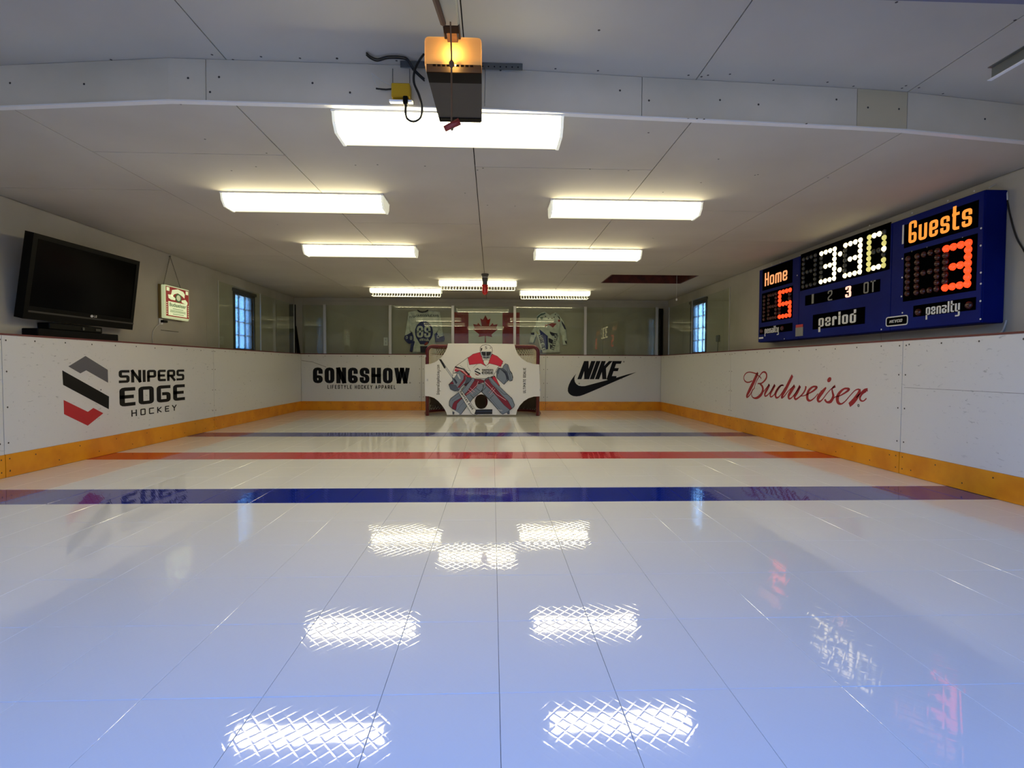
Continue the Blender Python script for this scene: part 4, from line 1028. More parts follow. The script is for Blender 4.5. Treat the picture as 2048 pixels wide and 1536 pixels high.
# maker's plate
a, b2 = sp(1058, 1066), sp(1210, 1112)
mb = MB(); pp = round_corners([(a[0], b2[1]), (b2[0], b2[1]), (b2[0], a[1]), (a[0], a[1])], .02, True)
mb.prism(pp, PS, -.002, .003, 'panel_black')
for qd in stroke_quads(pp, .009, True): mb.prism(qd, PS, .002, .0042, 'print_white')
text(mb, 'NEVCO', on(mb, PS, a[0]+.035, b2[1]+.024, .002, .0042), b2[0]-a[0]-.095, a[1]-b2[1]-.048, .28, vf=.16, gap=.2, rnd=.1, shear=.3, m='print_white')
mb.build('maker_plate', None, sbd)['kind'] = 'stuff'
# bulbs: domes set in the digit panels
def dome(r_):
    mb = MB().lathe([(r_, 0), (r_*.95, r_*.35), (r_*.7, r_*.68), (r_*.3, r_*.9)], (0, 0, 0), axis='-x', seg=12)
    o = mb.build('bulb', 'bulb_off', None, True); me = o.data; bpy.data.objects.remove(o); return me
meshes = {}
def bulb(u, v, r_, mname, par):
    r_ *= 1.12
    k = (round(r_, 4), mname)
    if k not in meshes:
        me = dome(r_); me.materials.clear(); me.materials.append(M[mname]); meshes[k] = me
    o = bpy.data.objects.new('bulb', meshes[k]); COL.objects.link(o); o.parent = par
    o.location = PS.w(u, v, .002)-Vector(par['_w']); return o
OUT = [(c, r) for r in range(7) for c in range(4) if c in (0, 3) or r in (0, 3, 6)]
LIT = {'3': [(c, 0) for c in range(4)]+[(3, r) for r in range(1, 6)]+[(1, 3), (2, 3)]+[(c, 6) for c in range(4)],
       '5': [(c, 0) for c in range(4)]+[(0, 1), (0, 2)]+[(c, 3) for c in range(4)]+[(3, 4), (3, 5)]+[(c, 6) for c in range(4)],
       '0': [(1, 0), (2, 0), (0, 0)]+[(0, r) for r in range(1, 7)]+[(3, r) for r in range(1, 6) if r != 4]+[(c, 6) for c in range(1, 4)], '': []}
def digit(ch, tl, br, r_, par, lit, off, dim=None):
    a, b2 = sp(*tl), sp(*br)
    for c, r in OUT:
        u = a[0]+(b2[0]-a[0])*c/3; v = a[1]+(b2[1]-a[1])*r/6
        on_ = (c, r) in LIT[ch]; mn = lit if on_ else off
        if on_ and dim and (c, r) not in ((1, 0), (2, 0), (3, 3), (1, 6), (2, 6)): mn = dim
        bulb(u, v, r_, mn, par)
digit('', (465, 645), (545, 820), .021, pc_, 'bulb_white_lit', 'bulb_off')
digit('3', (592, 603), (683, 782), .021, pc_, 'bulb_white_lit', 'bulb_off')
digit('3', (766, 543), (868, 735), .021, pc_, 'bulb_white_lit', 'bulb_off')
digit('0', (938, 485), (1040, 688), .021, pc_, 'bulb_white_lit', 'bulb_off', 'bulb_white_dim')
for x, y in ((727, 605), (723, 720)): u, v = sp(x, y); bulb(u, v, .021, 'bulb_white_lit', pc_)
digit('5', (292, 884), (362, 1046), .023, ph, 'bulb_red_lit', 'bulb_red_off')
digit('', (212, 907), (262, 1062), .021, ph, 'bulb_red_lit', 'bulb_red_off')
digit('3', (1493, 568), (1645, 822), .0245, pg, 'bulb_red_lit', 'bulb_red_off')
digit('', (1286, 622), (1424, 858), .0225, pg, 'bulb_red_lit', 'bulb_red_off')
for i in range(7):
    a, b2 = sp(1220, 640), sp(1218, 890); bulb(a[0], a[1]+(b2[1]-a[1])*i/6, .0225, 'bulb_red_off', pg)
    a, b2 = sp(180, 915), sp(180, 1078); bulb(a[0], a[1]+(b2[1]-a[1])*i/6, .021, 'bulb_red_off', ph)
for x, y in ((1293, 1025), (1660, 975), (160, 1162), (310, 1142)): u, v = sp(x, y); o = bulb(u, v, .026, 'bulb_red_off', sbd); o.name = 'penalty_lamp'
rect('sticker', (405, 1118), (455, 1132), 'ink_red', .004); rect('sticker', (403, 1138), (455, 1195), 'print_grey', .004); rect('sticker', (139, 1207), (168, 1216), 'print_white', .004)
rect('vent_cover', (338, 1118), (372, 1150), 'panel_black', .006); rect('edge_strip', (1174, 398), (1181, 532), 'print_white', .003)
mb = MB()
for x, y in ((1242,310),(1500,222),(1690,152),(925,430),(935,400),(290,665),(230,682),(413,760),(1240,590),(1350,560),(1477,530),(1607,490),(1172,640),(1170,775),(1165,912),(1232,928),(1345,908),(1477,885),(1602,865),(1172,1030),(320,1218),(1020,1150),(1740,420),(1737,545),(1738,740),(1738,820),(1735,945),(1735,1075),(160,710)):
    u, v = sp(x, y); mb.prism([(u+.007*math.cos(k*math.pi/3), v+.007*math.sin(k*math.pi/3)) for k in range(6)], PS, 0, .002)
o = mb.build('screw_heads', 'print_white', sbd); o['kind'] = 'stuff'
# wires of the scoreboard
pz = zT+.001
pts = [PX(1978, 376, 3.47), PX(1995, 367, 3.52), PX(2008, 371, 3.56), PX(2014, 385, WR-.008), PX(2015, 400, WR-.008)]
tag(MB().tube(smooth_line(pts), .005, 6).build('cable', 'cord_white'), 'white cable looping over the near top corner of the scoreboard', 'cable')
pts = [PX(2014, 400, WR-.007), PX(2020, 430, WR-.007), PX(2033, 475, WR-.007), PX(2060, 530, WR-.007), PX(2075, 640, WR-.007)]
tag(MB().tube(smooth_line(pts), .005, 6).build('cable', 'cord_black'), 'black cable running down the wall beside the scoreboard', 'cable')
pts = [PX(2013, 640, WR-.009), PX(2010, 650, WR-.009), PX(2005, 662, WR-.009), PX(1998, 668, WR-.009)]
tag(MB().tube(smooth_line(pts), .006, 6).build('cable', 'cord_white'), 'white cable under the near bottom corner of the scoreboard', 'cable')

# ================================================================ TELEVISION
c_tl, c_tr = PX(68, 465, -3.60), PX(280, 523, -3.60); c_bl, c_br = PX(45, 637, -3.755), PX(265, 660, -3.755)
tvn = (c_tr-c_tl).cross(c_bl-c_tl).normalized(); tvn = tvn if tvn.x > 0 else -tvn
tv = empty('television', (-3.76, (c_bl.y+c_br.y)/2, BH), 'black flat television tilted down above the left boards', 'television')
def q_(s, t_, d): return (c_tl.lerp(c_tr, s)).lerp(c_bl.lerp(c_br, s), t_)+tvn*d
def slab(s0, s1, t0, t1, d0, d1, mb=None):
    mb = mb or MB(); co = [(s0, t1), (s1, t1), (s1, t0), (s0, t0)]
    mb.hexa([q_(s, t_, d0) for s, t_ in co], [q_(s, t_, d1) for s, t_ in co]); return mb
slab(0, 1, 0, 1, -.07, -.012).build('housing', 'black_plastic', tv)
mb = MB(); slab(0, 1, 0, .055, -.012, 0, mb); slab(0, 1, .845, 1, -.012, 0, mb); slab(0, .035, .055, .845, -.012, 0, mb); slab(.965, 1, .055, .845, -.012, 0, mb); mb.build('bezel', 'black_plastic', tv)
slab(.035, .965, .055, .845, -.012, -.005).build('screen', 'tv_screen', tv)
slab(.03, 1.0, .895, .915, 0, .004).build('trim_strip', 'dark_grey_plastic', tv)
mb = MB()
cc = [(.555+.014*math.cos(k*math.pi/6), .872+.018*math.sin(k*math.pi/6)) for k in range(12)]
mb.add([q_(a, b2, .0015) for a, b2 in cc], [tuple(range(12))])
def tvf(q, m): mb.add([q_(.575+x*.55, .885-y, .0015) for x, y in q], [(0, 1, 2, 3)])
text(mb, 'LG', tvf, .05, .03, .28, vf=.2, gap=.3, rnd=.1); lab(mb.build('brand_mark', 'print_white', tv), 'small grey round mark and letters')
MB().box((-3.87, c_bl.lerp(c_br, .3).y, c_bl.z+.12), (-3.74, c_bl.lerp(c_br, .62).y, c_bl.z+.35)).build('wall_mount', 'black_matt', tv)
a, b2 = PX(99, 662, -3.76), PX(203, 664, -3.76)
def ledge_box(name, x0, x1, ya, yb, z0, z1, m_, label, cat):
    o = MB().box((x0, ya, z0), (x1, yb, z1), m_, .006)
    r = empty(name, ((x0+x1)/2, (ya+yb)/2, z0), label, cat); o.build('box_body', m_, r); return r
zl = BH+.0025
y0_, y1_ = PX(76, 675, -3.745).y, PX(237, 675, -3.745).y; zt1 = PX(76, 656, -3.745).z
r = ledge_box('media_box', -3.878, -3.745, y0_, y1_, zl, zt1, 'black_matt', 'long flat black box lying on the ledge under the television', 'box')
y2_, y3_ = PX(99, 655, -3.77).y, PX(205, 658, -3.77).y; z2_ = PX(99, 645, -3.77).z
r = ledge_box('receiver', -3.875, -3.77, y2_, y3_, zt1+.002, z2_, 'black_plastic', 'smaller black receiver on top of the flat box', 'box')
MB().lathe([(.014, 0), (.014, .008)], (-3.77, y2_+(y3_-y2_)*.6, (zt1+z2_)/2), axis='x', seg=10).build('dial', 'dark_grey_plastic', r)
MB().box((-3.77, y3_-.09, zt1+.02), (-3.766, y3_-.03, zt1+.04)).build('display', 'dark_grey_plastic', r)

# ================================================================ BEER SIGN
BX = -3.785; PBr = Plane('L', BX); KB = (300, 500, 9.6)
def bp2(x, y): return PBr.px(KB[0]+x/KB[2], KB[1]+y/KB[2])
ya, za = bp2(300, 668); yb, zb = bp2(765, 1335)
za = bp2(300, 660)[1]; zb = bp2(300, 1300)[1]
sg = empty('beer_sign', (BX, (ya+yb)/2, zb), 'lit square beer sign box hanging from a chain on the left wall', 'sign')
MB().box((BX-.012, ya, zb), (WL+.035, yb, za), bev=.006).build('light_box', 'sign_cream', sg)
MB().box((WL+.034, ya-.004, zb-.004), (WL+.004, yb+.004, za+.004)).build('back_frame', 'sign_tan', sg)
def sgp(name, s0, s1, t0, t1, d, mname, lb=None):
    mb = MB(); U = lambda s: ya+(yb-ya)*s; V = lambda t_: za+(zb-za)*t_
    mb.prism([(U(s0), V(t1)), (U(s1), V(t1)), (U(s1), V(t0)), (U(s0), V(t0))], PBr, d-.004, d); o = mb.build(name, mname, sg); return lab(o, lb) if lb else o
sgp('face_panel', .0, 1, 0, .94, -.008, 'sign_cream')
sgp('red_field', .03, .98, .035, .93, -.005, 'sign_red')
sgp('label_panel', .11, .88, .48, .90, -.003, 'sign_label')
sgp('corner_patch', .05, .16, .06, .17, -.003, 'sign_label'); sgp('corner_patch', .85, .95, .06, .17, -.003, 'sign_label')
mb = MB(); U = lambda s: ya+(yb-ya)*s; V = lambda t_: za+(zb-za)*t_
def sgpoly(pts, d, m_): mb.prism([(U(a), V(b2)) for a, b2 in pts], PBr, d-.002, d, m_)
sgpoly([(.27,.12),(.5,.06),(.73,.10),(.80,.17),(.78,.30),(.68,.24),(.5,.18),(.34,.24),(.26,.34),(.22,.28)], -.002, 'sign_label')
sgpoly([(.10,.28),(.24,.27),(.40,.36),(.38,.42),(.22,.42),(.12,.38)], -.002, 'sign_label'); sgpoly([(.66,.38),(.82,.34),(.92,.42),(.90,.50),(.78,.47),(.66,.44)], -.002, 'sign_label')
sgpoly([(.52+.13*math.cos(k*math.pi/8), .33+.135*math.sin(k*math.pi/8)) for k in range(16)], -.0012, 'sign_green'); sgpoly([(.52+.085*math.cos(k*math.pi/8), .33+.09*math.sin(k*math.pi/8)) for k in range(16)], -.0005, 'sign_cream')
for k in range(6): sgpoly([(.035, .52+k*.065), (.06, .52+k*.065), (.06, .55+k*.065), (.035, .55+k*.065)], -.002, 'sign_label'); sgpoly([(.93, .52+k*.065), (.955, .52+k*.065), (.955, .55+k*.065), (.93, .55+k*.065)], -.002, 'sign_label')
mb.build('crest', None, sg)
mb = MB(); text(mb, '#Budweiser', on(mb, PBr, U(.15), V(.625), -.0025, -.001), (yb-ya)*.69, (za-zb)*.11, .26, vf=.14, gap=.25, rnd=.2)
for k, (l0, l1) in enumerate(((.28, .72), (.18, .82), (.17, .82), (.28, .74))):
    v = V((.69, .745, .785, .85)[k]); mb.prism([(U(l0), v-.003), (U(l1), v-.003), (U(l1), v+.003), (U(l0), v+.003)], PBr, -.0025, -.001)
lab(mb.build('lettering', 'sign_green', sg), 'dark lettering on the cream label')
PW = Plane('L', WL); ap = PW.px(338, 512.5)
apx = Vector((WL+.012, ap[0], ap[1])); l1 = Vector((BX-.05, ya+.04, za)); l2 = Vector((BX-.03, ya+(yb-ya)*.72, za))
def chain(a, b2, name, par, r_=.004):
    mb = MB(); n = int((b2-a).length/.016); t = (b2-a).normalized(); s1 = t.orthogonal().normalized(); s2 = t.cross(s1)
    for i in range(n):
        c = a.lerp(b2, (i+.5)/n); e = s1 if i % 2 else s2
        mb.tube([c+t*.009*math.cos(k*math.pi/3)+e*.0045*math.sin(k*math.pi/3) for k in range(6)], .0016, 4, closed=True)
    return mb.build(name, 'nail_grey', par)
chain(l1, apx, 'chain', sg); chain(l2, apx, 'chain', sg)
MB().lathe([(.006, 0), (.006, .014), (.009, .016), (.009, .02)], (WL, apx.y, apx.z), axis='x', seg=8).build('hook', 'galvanised', sg)
# switch box under the sign and its cord
c = PW.px(322, 643); r = empty('plug_adapter', (WL, c[0], c[1]), 'small white plug with black adapter under the lit beer sign', 'plug')
MB().box((WL+.001, c[0]-.045, c[1]-.035), (WL+.012, c[0]+.02, c[1]+.035), bev=.003).build('outlet_plate', 'tube_white', r)
MB().box((WL+.012, c[0]-.03, c[1]-.012), (WL+.05, c[0]+.05, c[1]+.016), bev=.004).build('adapter', 'black_plastic', r)
pts = [(WL+.03, c[0]-.02, c[1]-.012)]+[tuple(PX(x, y, WL+.01)) for x, y in ((314, 652), (307, 662), (305, 675), (307, 690))]
tag(MB().tube(smooth_line(pts), .004, 6).build('cord', 'cord_white'), 'thin white cord hanging down the wall from the beer sign plug', 'cord')
pts = [tuple(PX(x, y, WL+.003)) for x, y in ((322, 660), (324, 660.5), (340, 662), (357, 664))]
tag(MB().tube(pts, .003, 5).build('wall_scratch', 'nail_grey'), 'thin dark nail and scratch below the beer sign on the wall', 'nail')

# ================================================================ BACK WALL HANGINGS
PWB = Plane('B', WB-.004)
def pillow(name, P, uv, dep, mname, parent, ins=.02, d0=.0):
    ar = sum(uv[i][0]*uv[(i+1) % len(uv)][1]-uv[(i+1) % len(uv)][0]*uv[i][1] for i in range(len(uv)))
    if ar < 0: uv = uv[::-1]
    n = len(uv); inner = []
    for i in range(n):
        a, p, b2 = Vector(uv[i-1]), Vector(uv[i]), Vector(uv[(i+1) % n])
        t = ((p-a).normalized()+(b2-p).normalized()); t = t.normalized() if t.length > 1e-6 else (b2-p).normalized()
        inner.append((p.x-t.y*ins, p.y+t.x*ins))
    mb = MB(); vs = [P.w(u, v, d0) for u, v in uv]+[P.w(u, v, d0+dep*.7) for u, v in uv]+[P.w(u, v, d0+dep) for u, v in inner]
    fs = [tuple(range(2*n, 3*n))]+[(r0+i, r0+(i+1) % n, r0+n+(i+1) % n, r0+n+i) for r0 in (0, n) for i in range(n)]
    mb.add(vs, fs); return mb.build(name, mname, parent)
def Jw(x, y): return PWB.px(795+x/13.964, 610+y/13.964)
def Kw(x, y): return PWB.px(1045+x/15.36, 615+y/15.36)
c = Jw(740, 1300); j1 = empty('hockey_jersey', (c[0], WB-.01, c[1]), 'white and blue hockey jersey numbered 89 hung on the back wall', 'jersey')
mp_ = lambda f, pts: [f(*p) for p in pts]
pillow('torso', PWB, mp_(Jw, [(310,200),(540,150),(590,200),(700,215),(820,200),(880,150),(1185,200),(1160,420),(1150,700),(1080,770),(1060,1000),(1090,1330),(430,1330),(470,1000),(430,780),(340,700),(330,420)]), .03, 'jersey_white', j1)
pillow('sleeve', PWB, mp_(Jw, [(310,200),(345,420),(350,720),(400,800),(330,860),(210,860),(240,640),(280,420)]), .045, 'jersey_white', j1, .012)
pillow('sleeve', PWB, mp_(Jw, [(1185,200),(1250,560),(1290,870),(1180,900),(1090,800),(1150,700),(1150,420)]), .045, 'jersey_white', j1, .012)
pillow('cuff', PWB, mp_(Jw, [(215,860),(400,760),(450,880),(430,1060),(330,1085),(260,1040),(190,940)]), .055, 'jersey_blue', j1, .012)
pillow('cuff', PWB, mp_(Jw, [(1040,820),(1100,770),(1180,900),(1300,860),(1320,940),(1300,1020),(1060,1040)]), .055, 'jersey_blue', j1, .012)
pillow('side_stripe', PWB, mp_(Jw, [(460,1000),(490,1030),(410,1320),(350,1300),(380,1090)]), .04, 'jersey_blue', j1, .008)
def flat(name, P, pts, f, d, mname, parent, th=.004):
    mb = MB(); mb.prism([f(*p) for p in pts], P, d-th, d); return mb.build(name, mname, parent)
flat('collar', PWB, [(555,130),(600,150),(640,180),(700,190),(780,180),(840,145),(870,140),(860,180),(790,210),(700,222),(620,210),(570,170)], Jw, .05, 'jersey_navy', j1)
flat('blue_oval', PWB, [(745+250*math.cos(k*math.pi/12), 760-305*math.sin(k*math.pi/12)) for k in range(24)], Jw, .034, 'jersey_blue', j1)
flat('lower_band', PWB, [(570,980),(900,960),(880,1070),(820,1100),(640,1100)], Jw, .033, 'jersey_blue', j1)
flat('hem_band', PWB, [(640,1150),(840,1150),(830,1330),(650,1330)], Jw, .033, 'jersey_navy', j1)
mb = MB()
def nums(s, tl, br, t, d, f, P, mname, name, par, **kw):
    a, b2 = f(*tl), f(*br); return put_text(name, mname, par, lambda mb: on(mb, P, a[0], b2[1], d-.003, d), s, b2[0]-a[0], a[1]-b2[1], t, split=len(s) > 1, **kw)
nums('89', (545, 585), (930, 915), .34, .040, Jw, PWB, 'jersey_white', 'number', j1, vf=.17, gap=.12, rnd=.42)
def marks(mb, n, a, b2, h, t, d, m):      # a row of small print too small to read
    a, b2 = Vector(a), Vector(b2); v = b2-a; L = v.length; v.normalize(); nn = Vector((-v.y, v.x)); rg = random.Random(n*7)
    for k in range(n):
        x0 = L*(k+.1)/n; w_ = L*.72/n; pat = rg.choice([[(0,0),(0,1),(1,1),(1,0)],[(1,1),(0,1),(0,.5),(1,.5),(1,0),(0,0)],[(0,1),(0,0),(1,0),(1,1)],[(1,1),(0,1),(0,0),(1,0)],[(0,0),(.5,1),(1,0)],[(.5,0),(.5,1)]])
        pp = [a+v*(x0+w_*p)+nn*(h*q) for p, q in pat]
        for qd in stroke_quads([(p.x, p.y) for p in pp], t): mb.prism(qd, PWB, d-.002, d, m)
mb = MB(); marks(mb, 18, Jw(345, 375), Jw(560, 330), .035, .007, .036, 'print_steel_dark') if 0 else None
marks(mb, 4, Jw(345, 380), Jw(530, 340), .035, .009, .036, 'print_steel_dark'); marks(mb, 11, Jw(540, 320), Jw(1160, 330), .035, .009, .036, 'print_steel_dark'); mb.build('name_print', None, j1)
mb = MB(); marks(mb, 6, Jw(615, 1005), Jw(880, 1000), .04, .011, .040, 'jersey_white'); mb.build('small_print', None, j1)
flat('maple_patch', PWB, [(740,1120),(790,1050),(850,1030),(860,1090),(800,1130)], Jw, .038, 'jersey_red', j1)
nums('O', (250, 870), (300, 950), .28, .060, Jw, PWB, 'jersey_white', 'cuff_mark', j1, rnd=.4); nums('8', (360, 870), (420, 980), .28, .060, Jw, PWB, 'jersey_white', 'cuff_mark', j1, rnd=.4)
nums('C', (1110, 840), (1170, 930), .28, .060, Jw, PWB, 'jersey_white', 'cuff_mark', j1, rnd=.4)
# right jersey
c = Kw(800, 1400); j2 = empty('hockey_jersey', (c[0], WB-.01, c[1]), 'white, navy and red hockey jersey draped with its laces open, right of the flag', 'jersey')
pillow('torso', PWB, mp_(Kw, [(440,260),(560,160),(680,130),(840,240),(1010,150),(1130,230),(1190,420),(1130,760),(1150,1380),(620,1400),(540,1240),(420,830),(400,560)]), .03, 'jersey_white', j2)
pillow('sleeve', PWB, mp_(Kw, [(400,560),(430,830),(340,1100),(200,1080),(240,860),(290,700)]), .04, 'jersey_white', j2, .012)
pillow('sleeve', PWB, mp_(Kw, [(1130,260),(1260,420),(1330,700),(1370,1000),(1340,1160),(1240,1150),(1200,880),(1130,760),(1160,500)]), .04, 'jersey_white', j2, .012)
for nm, mn, pts in (('dark_band', 'jersey_teal', [(430,400),(440,300),(560,200),(690,170),(690,210),(560,250),(480,320),(460,420)]), ('dark_band', 'jersey_navy', [(1180,400),(1290,560),(1330,680),(1280,670),(1200,500)]),
                    ('shoulder_bar', 'jersey_navy', [(1060,250),(1130,300),(1160,380),(1130,360),(1090,300)]), ('red_panel', 'jersey_red', [(680,520),(800,520),(900,480),(1040,500),(930,620),(870,580),(800,530),(690,620)]),
                    ('blue_panel', 'jersey_blue', [(510,670),(600,740),(770,880),(780,1280),(680,1300),(560,900)]), ('navy_band', 'jersey_navy', [(830,740),(940,780),(1070,810),(1050,890),(900,870),(840,800)]),
                    ('navy_band', 'jersey_navy', [(790,940),(860,960),(1000,1050),(960,1130),(860,1100),(800,1070)]), ('navy_band', 'jersey_navy', [(840,1130),(920,1180),(900,1330),(840,1260)]),
                    ('sleeve_stripe', 'jersey_teal', [(400,880),(410,940),(350,1110),(320,1100)]), ('yellow_tab', 'jersey_yellow', [(420,740),(440,740),(490,820),(460,820)]),
                    ('sleeve_patch', 'jersey_navy', [(250,780),(360,770),(360,850),(260,840)]), ('cuff_band', 'jersey_navy', [(1290,1030),(1340,1020),(1355,1120),(1320,1110)]), ('hem_corner', 'jersey_navy', [(545,1310),(600,1310),(600,1390),(545,1390)]),
                    ('chest_patch', 'jersey_teal', [(530,310),(620,300),(620,370),(560,380)]), ('orange_tab', 'jersey_red', [(1080,380),(1150,380),(1140,450),(1090,440)])):
    flat(nm, PWB, pts, Kw, .045 if 'sleeve' in nm or 'cuff' in nm or nm == 'dark_band' else .035, mn, j2)
def slant(s, p0, p1, h, t, par, d, mname):
    a, b2 = Vector(Kw(*p0)), Vector(Kw(*p1)); v = b2-a; L = v.length; v.normalize(); n_ = Vector((-v.y, v.x)); mb = MB()
    for qd in ([(0, -.01), (L, -.01), (L, h+.01), (0, h+.01)],): mb.prism([(a.x+v.x*x+n_.x*y, a.y+v.y*x+n_.y*y) for x, y in qd], PWB, d-.004, d-.001, 'jersey_white')
    marks(mb, len(s), a, b2, h, t, d+.001, mname); mb.build('sponsor_lettering', None, par)
slant('PALASTURM', (500, 860), (620, 1340), .055, .012, j2, .040, 'jersey_navy'); slant('WASSER', (960, 1340), (1080, 850), .055, .012, j2, .040, 'jersey_navy')
mb = MB()
for (x, y) in ((705,280),(790,340),(900,340),(965,305),(1000,215),(680,185)): u, v = Kw(x, y); mb.prism([(u+.012*math.cos(k*math.pi/4), v+.012*math.sin(k*math.pi/4)) for k in range(8)], PWB, .030, .036)
mb.build('eyelets', 'jersey_navy', j2)['kind'] = 'stuff'
# flag
x0 = PWB.px(903.5, 650)[0]; x1 = PWB.px(1039, 650)[0]; ft = PWB.px(970, 624.5)[1]; fb = ft-(x1-x0)/2
fl = empty('flag', ((x0+x1)/2, WB-.01, fb), 'red and white maple leaf flag hung on the back wall behind the glass', 'flag')
def cloth(name, xa, xb, mname):
    mb = MB(); nx, nz = 10, 10; vs = [(xa+(xb-xa)*i/nx, WB-.010-.006*math.sin((xa+(xb-xa)*i/nx)*17+j*.35), fb+(ft-fb)*j/nz-.012*math.sin(math.pi*((xa+(xb-xa)*i/nx)-x0)/(x1-x0))*(j/nz)) for j in range(nz+1) for i in range(nx+1)]
    mb.add(vs, [(j*(nx+1)+i, j*(nx+1)+i+1, (j+1)*(nx+1)+i+1, (j+1)*(nx+1)+i) for j in range(nz) for i in range(nx)]); return mb.build(name, mname, fl, True)
xa, xb = PWB.px(937, 650)[0], PWB.px(1005, 650)[0]
cloth('red_band', x0, xa, 'flag_red'); cloth('white_field', xa, xb, 'flag_white'); cloth('red_band', xb, x1, 'flag_red')
half = [(-90,2030),(-45,1167),(-75,1095),(-156,1069),(-1015,1220),(-899,900),(-919,827),(-1860,65),(-1648,-34),(-1614,-113),(-1800,-685),(-1258,-570),(-1185,-608),(-1080,-855),(-657,-401),(-580,-395),(-546,-458),(-750,-1510),(-423,-1321),(-332,-1348),(0,-2000)]
leaf = half+[(-x, y) for x, y in half[:-1]][::-1]
u, v = PWB.px(970.8, 657.5); sc_ = (PWB.px(996, 650)[0]-PWB.px(945.6, 650)[0])/3720
mb = MB(); mb.prism([(u+x*sc_, v-y*sc_) for x, y in leaf], PWB, .012, .0165); mb.build('maple_leaf', 'flag_red', fl)
# wall switch and small brackets
c = PWB.px(771.5, 683); r = empty('light_switch', (c[0], WB, c[1]), 'white switch plate on the back wall left of the numbered jersey', 'switch')
MB().box((c[0]-.04, WB-.007, c[1]-.08), (c[0]+.04, WB-.0005, c[1]+.08), bev=.003).build('plate', 'tube_white', r)
for dz in (.035, -.035): MB().box((c[0]-.012, WB-.012, c[1]+dz-.018), (c[0]+.012, WB-.007, c[1]+dz+.018)).build('rocker', 'print_white', r)
c = Plane('R', WR-.001).px(1437.5, 677); r = empty('light_switch', (WR, -c[0], c[1]), 'grey outlet box on the right wall behind the glass', 'switch')
MB().box((WR-.03, -c[0]-.045, c[1]-.05), (WR-.0005, -c[0]+.045, c[1]+.05), bev=.004).build('plate', 'grey_cast', r)
MB().tube([(WR-.012, -c[0], c[1]-.05), (WR-.012, -c[0]+.01, c[1]-.2)], .005, 6).build('wire', 'cord_black', r)

# ================================================================ DOOR OPENER
oy0 = 2.10; zc = PY(905, 73, oy0).z; zb_ = PY(905, 146, oy0+.06).z; oy1 = PZ(905, 243, zb_).y; ox0, ox1 = PY(849, 110, oy0).x, PY(963, 110, oy0).x
op = empty('door_opener', ((ox0+ox1)/2, (oy0+oy1)/2, zb_), 'garage door opener with glowing amber lamp cover and dark grey housing', 'opener')
mb = MB(); ty = .012
mb.hexa([(ox0+.0, oy0+.06, zb_), (ox1-.0, oy0+.06, zb_), (ox1-.008, oy1, zb_), (ox0+.01, oy1, zb_)], [(ox0, oy0+.06, zc-.004), (ox1, oy0+.06, zc-.004), (ox1-.008, oy1, zc-.004), (ox0+.01, oy1, zc-.004)]); mb.build('motor_housing', 'dark_grey_plastic', op)
MB().box((ox0+.012, oy1-.04, zb_-.004), (ox1-.012, oy1-.002, zb_)).build('rear_vent', 'black_plastic', op)
MB().box((ox0+.002, oy0+.055, zb_-.003), (ox1-.002, oy0+.13, zb_)).build('front_lip', 'black_plastic', op)
# lamp cover: open-backed translucent shell with rounded top
mb = MB(); W_ = ox1-ox0; prof = round_corners([(ox0, zb_+.0), (ox0, zc), (ox1, zc), (ox1, zb_+.0)], .018); n = len(prof)
fr_ = [(x, oy0+.004, z) for x, z in prof]; bk_ = [(x, oy0+.062, z) for x, z in prof]; fi = [(x*.97+.03*(ox0+ox1)/2, oy0, z-.003 if z > zb_+.1 else z) for x, z in prof]
vs = fi+fr_+bk_; mb.add(vs, [tuple(range(n))]+[(r0+i, r0+i+1, r0+n+i+1, r0+n+i) for r0 in (0, n) for i in range(n-1)])
mb.build('lamp_cover', 'amber_lens', op, False)
c = ((ox0+ox1)/2, oy0+.035, zb_+.035)
MB().lathe([(.006, -.02), (.016, -.012), (.021, 0), (.016, .012), (.008, .024)], c, seg=12).build('light_bulb', 'opener_bulb', op, True)
mb = MB()
for k in range(9): mb.box((ox0+.03+k*.018, oy0+.010, zb_+.0), (ox0+.042+k*.018, oy0+.016, zb_+.006+.006*(k % 3)))
mb.build('terminal_strip', 'black_plastic', op)
rx = (PY(905, 70, oy0).x); rz = zc-.018
MB().box((rx-.018, -.25, rz-.004), (rx+.020, oy0+.2, rz+.03)).build('rail', 'rail_steel', op)
mb = MB(); mb.tube([(rx-.026, -.2, rz+.012), (rx-.026, oy0+.05, rz+.012)], .005, 6); mb.tube([(rx+.028, -.2, rz+.012), (rx+.028, oy0+.05, rz+.012)], .005, 6); mb.build('chain', 'nail_grey', op)
ty_ = PZ(900, 46, rz-.01).y
MB().box((rx-.034, ty_-.16, rz-.022), (rx+.034, ty_, rz-.004), bev=.006).build('trolley', 'trolley_cream', op)
MB().box((rx-.026, ty_, rz-.016), (rx+.03, ty_+.05, rz-.002)).build('trolley_bracket', 'black_matt', op)
p1, p2 = Vector((rx-.022, ty_-.02, rz-.024)), Vector((rx-.05, 1.70, rz-.03))
MB().tube([p1, p2], .011, 6).build('door_arm', 'rope_brown', op)
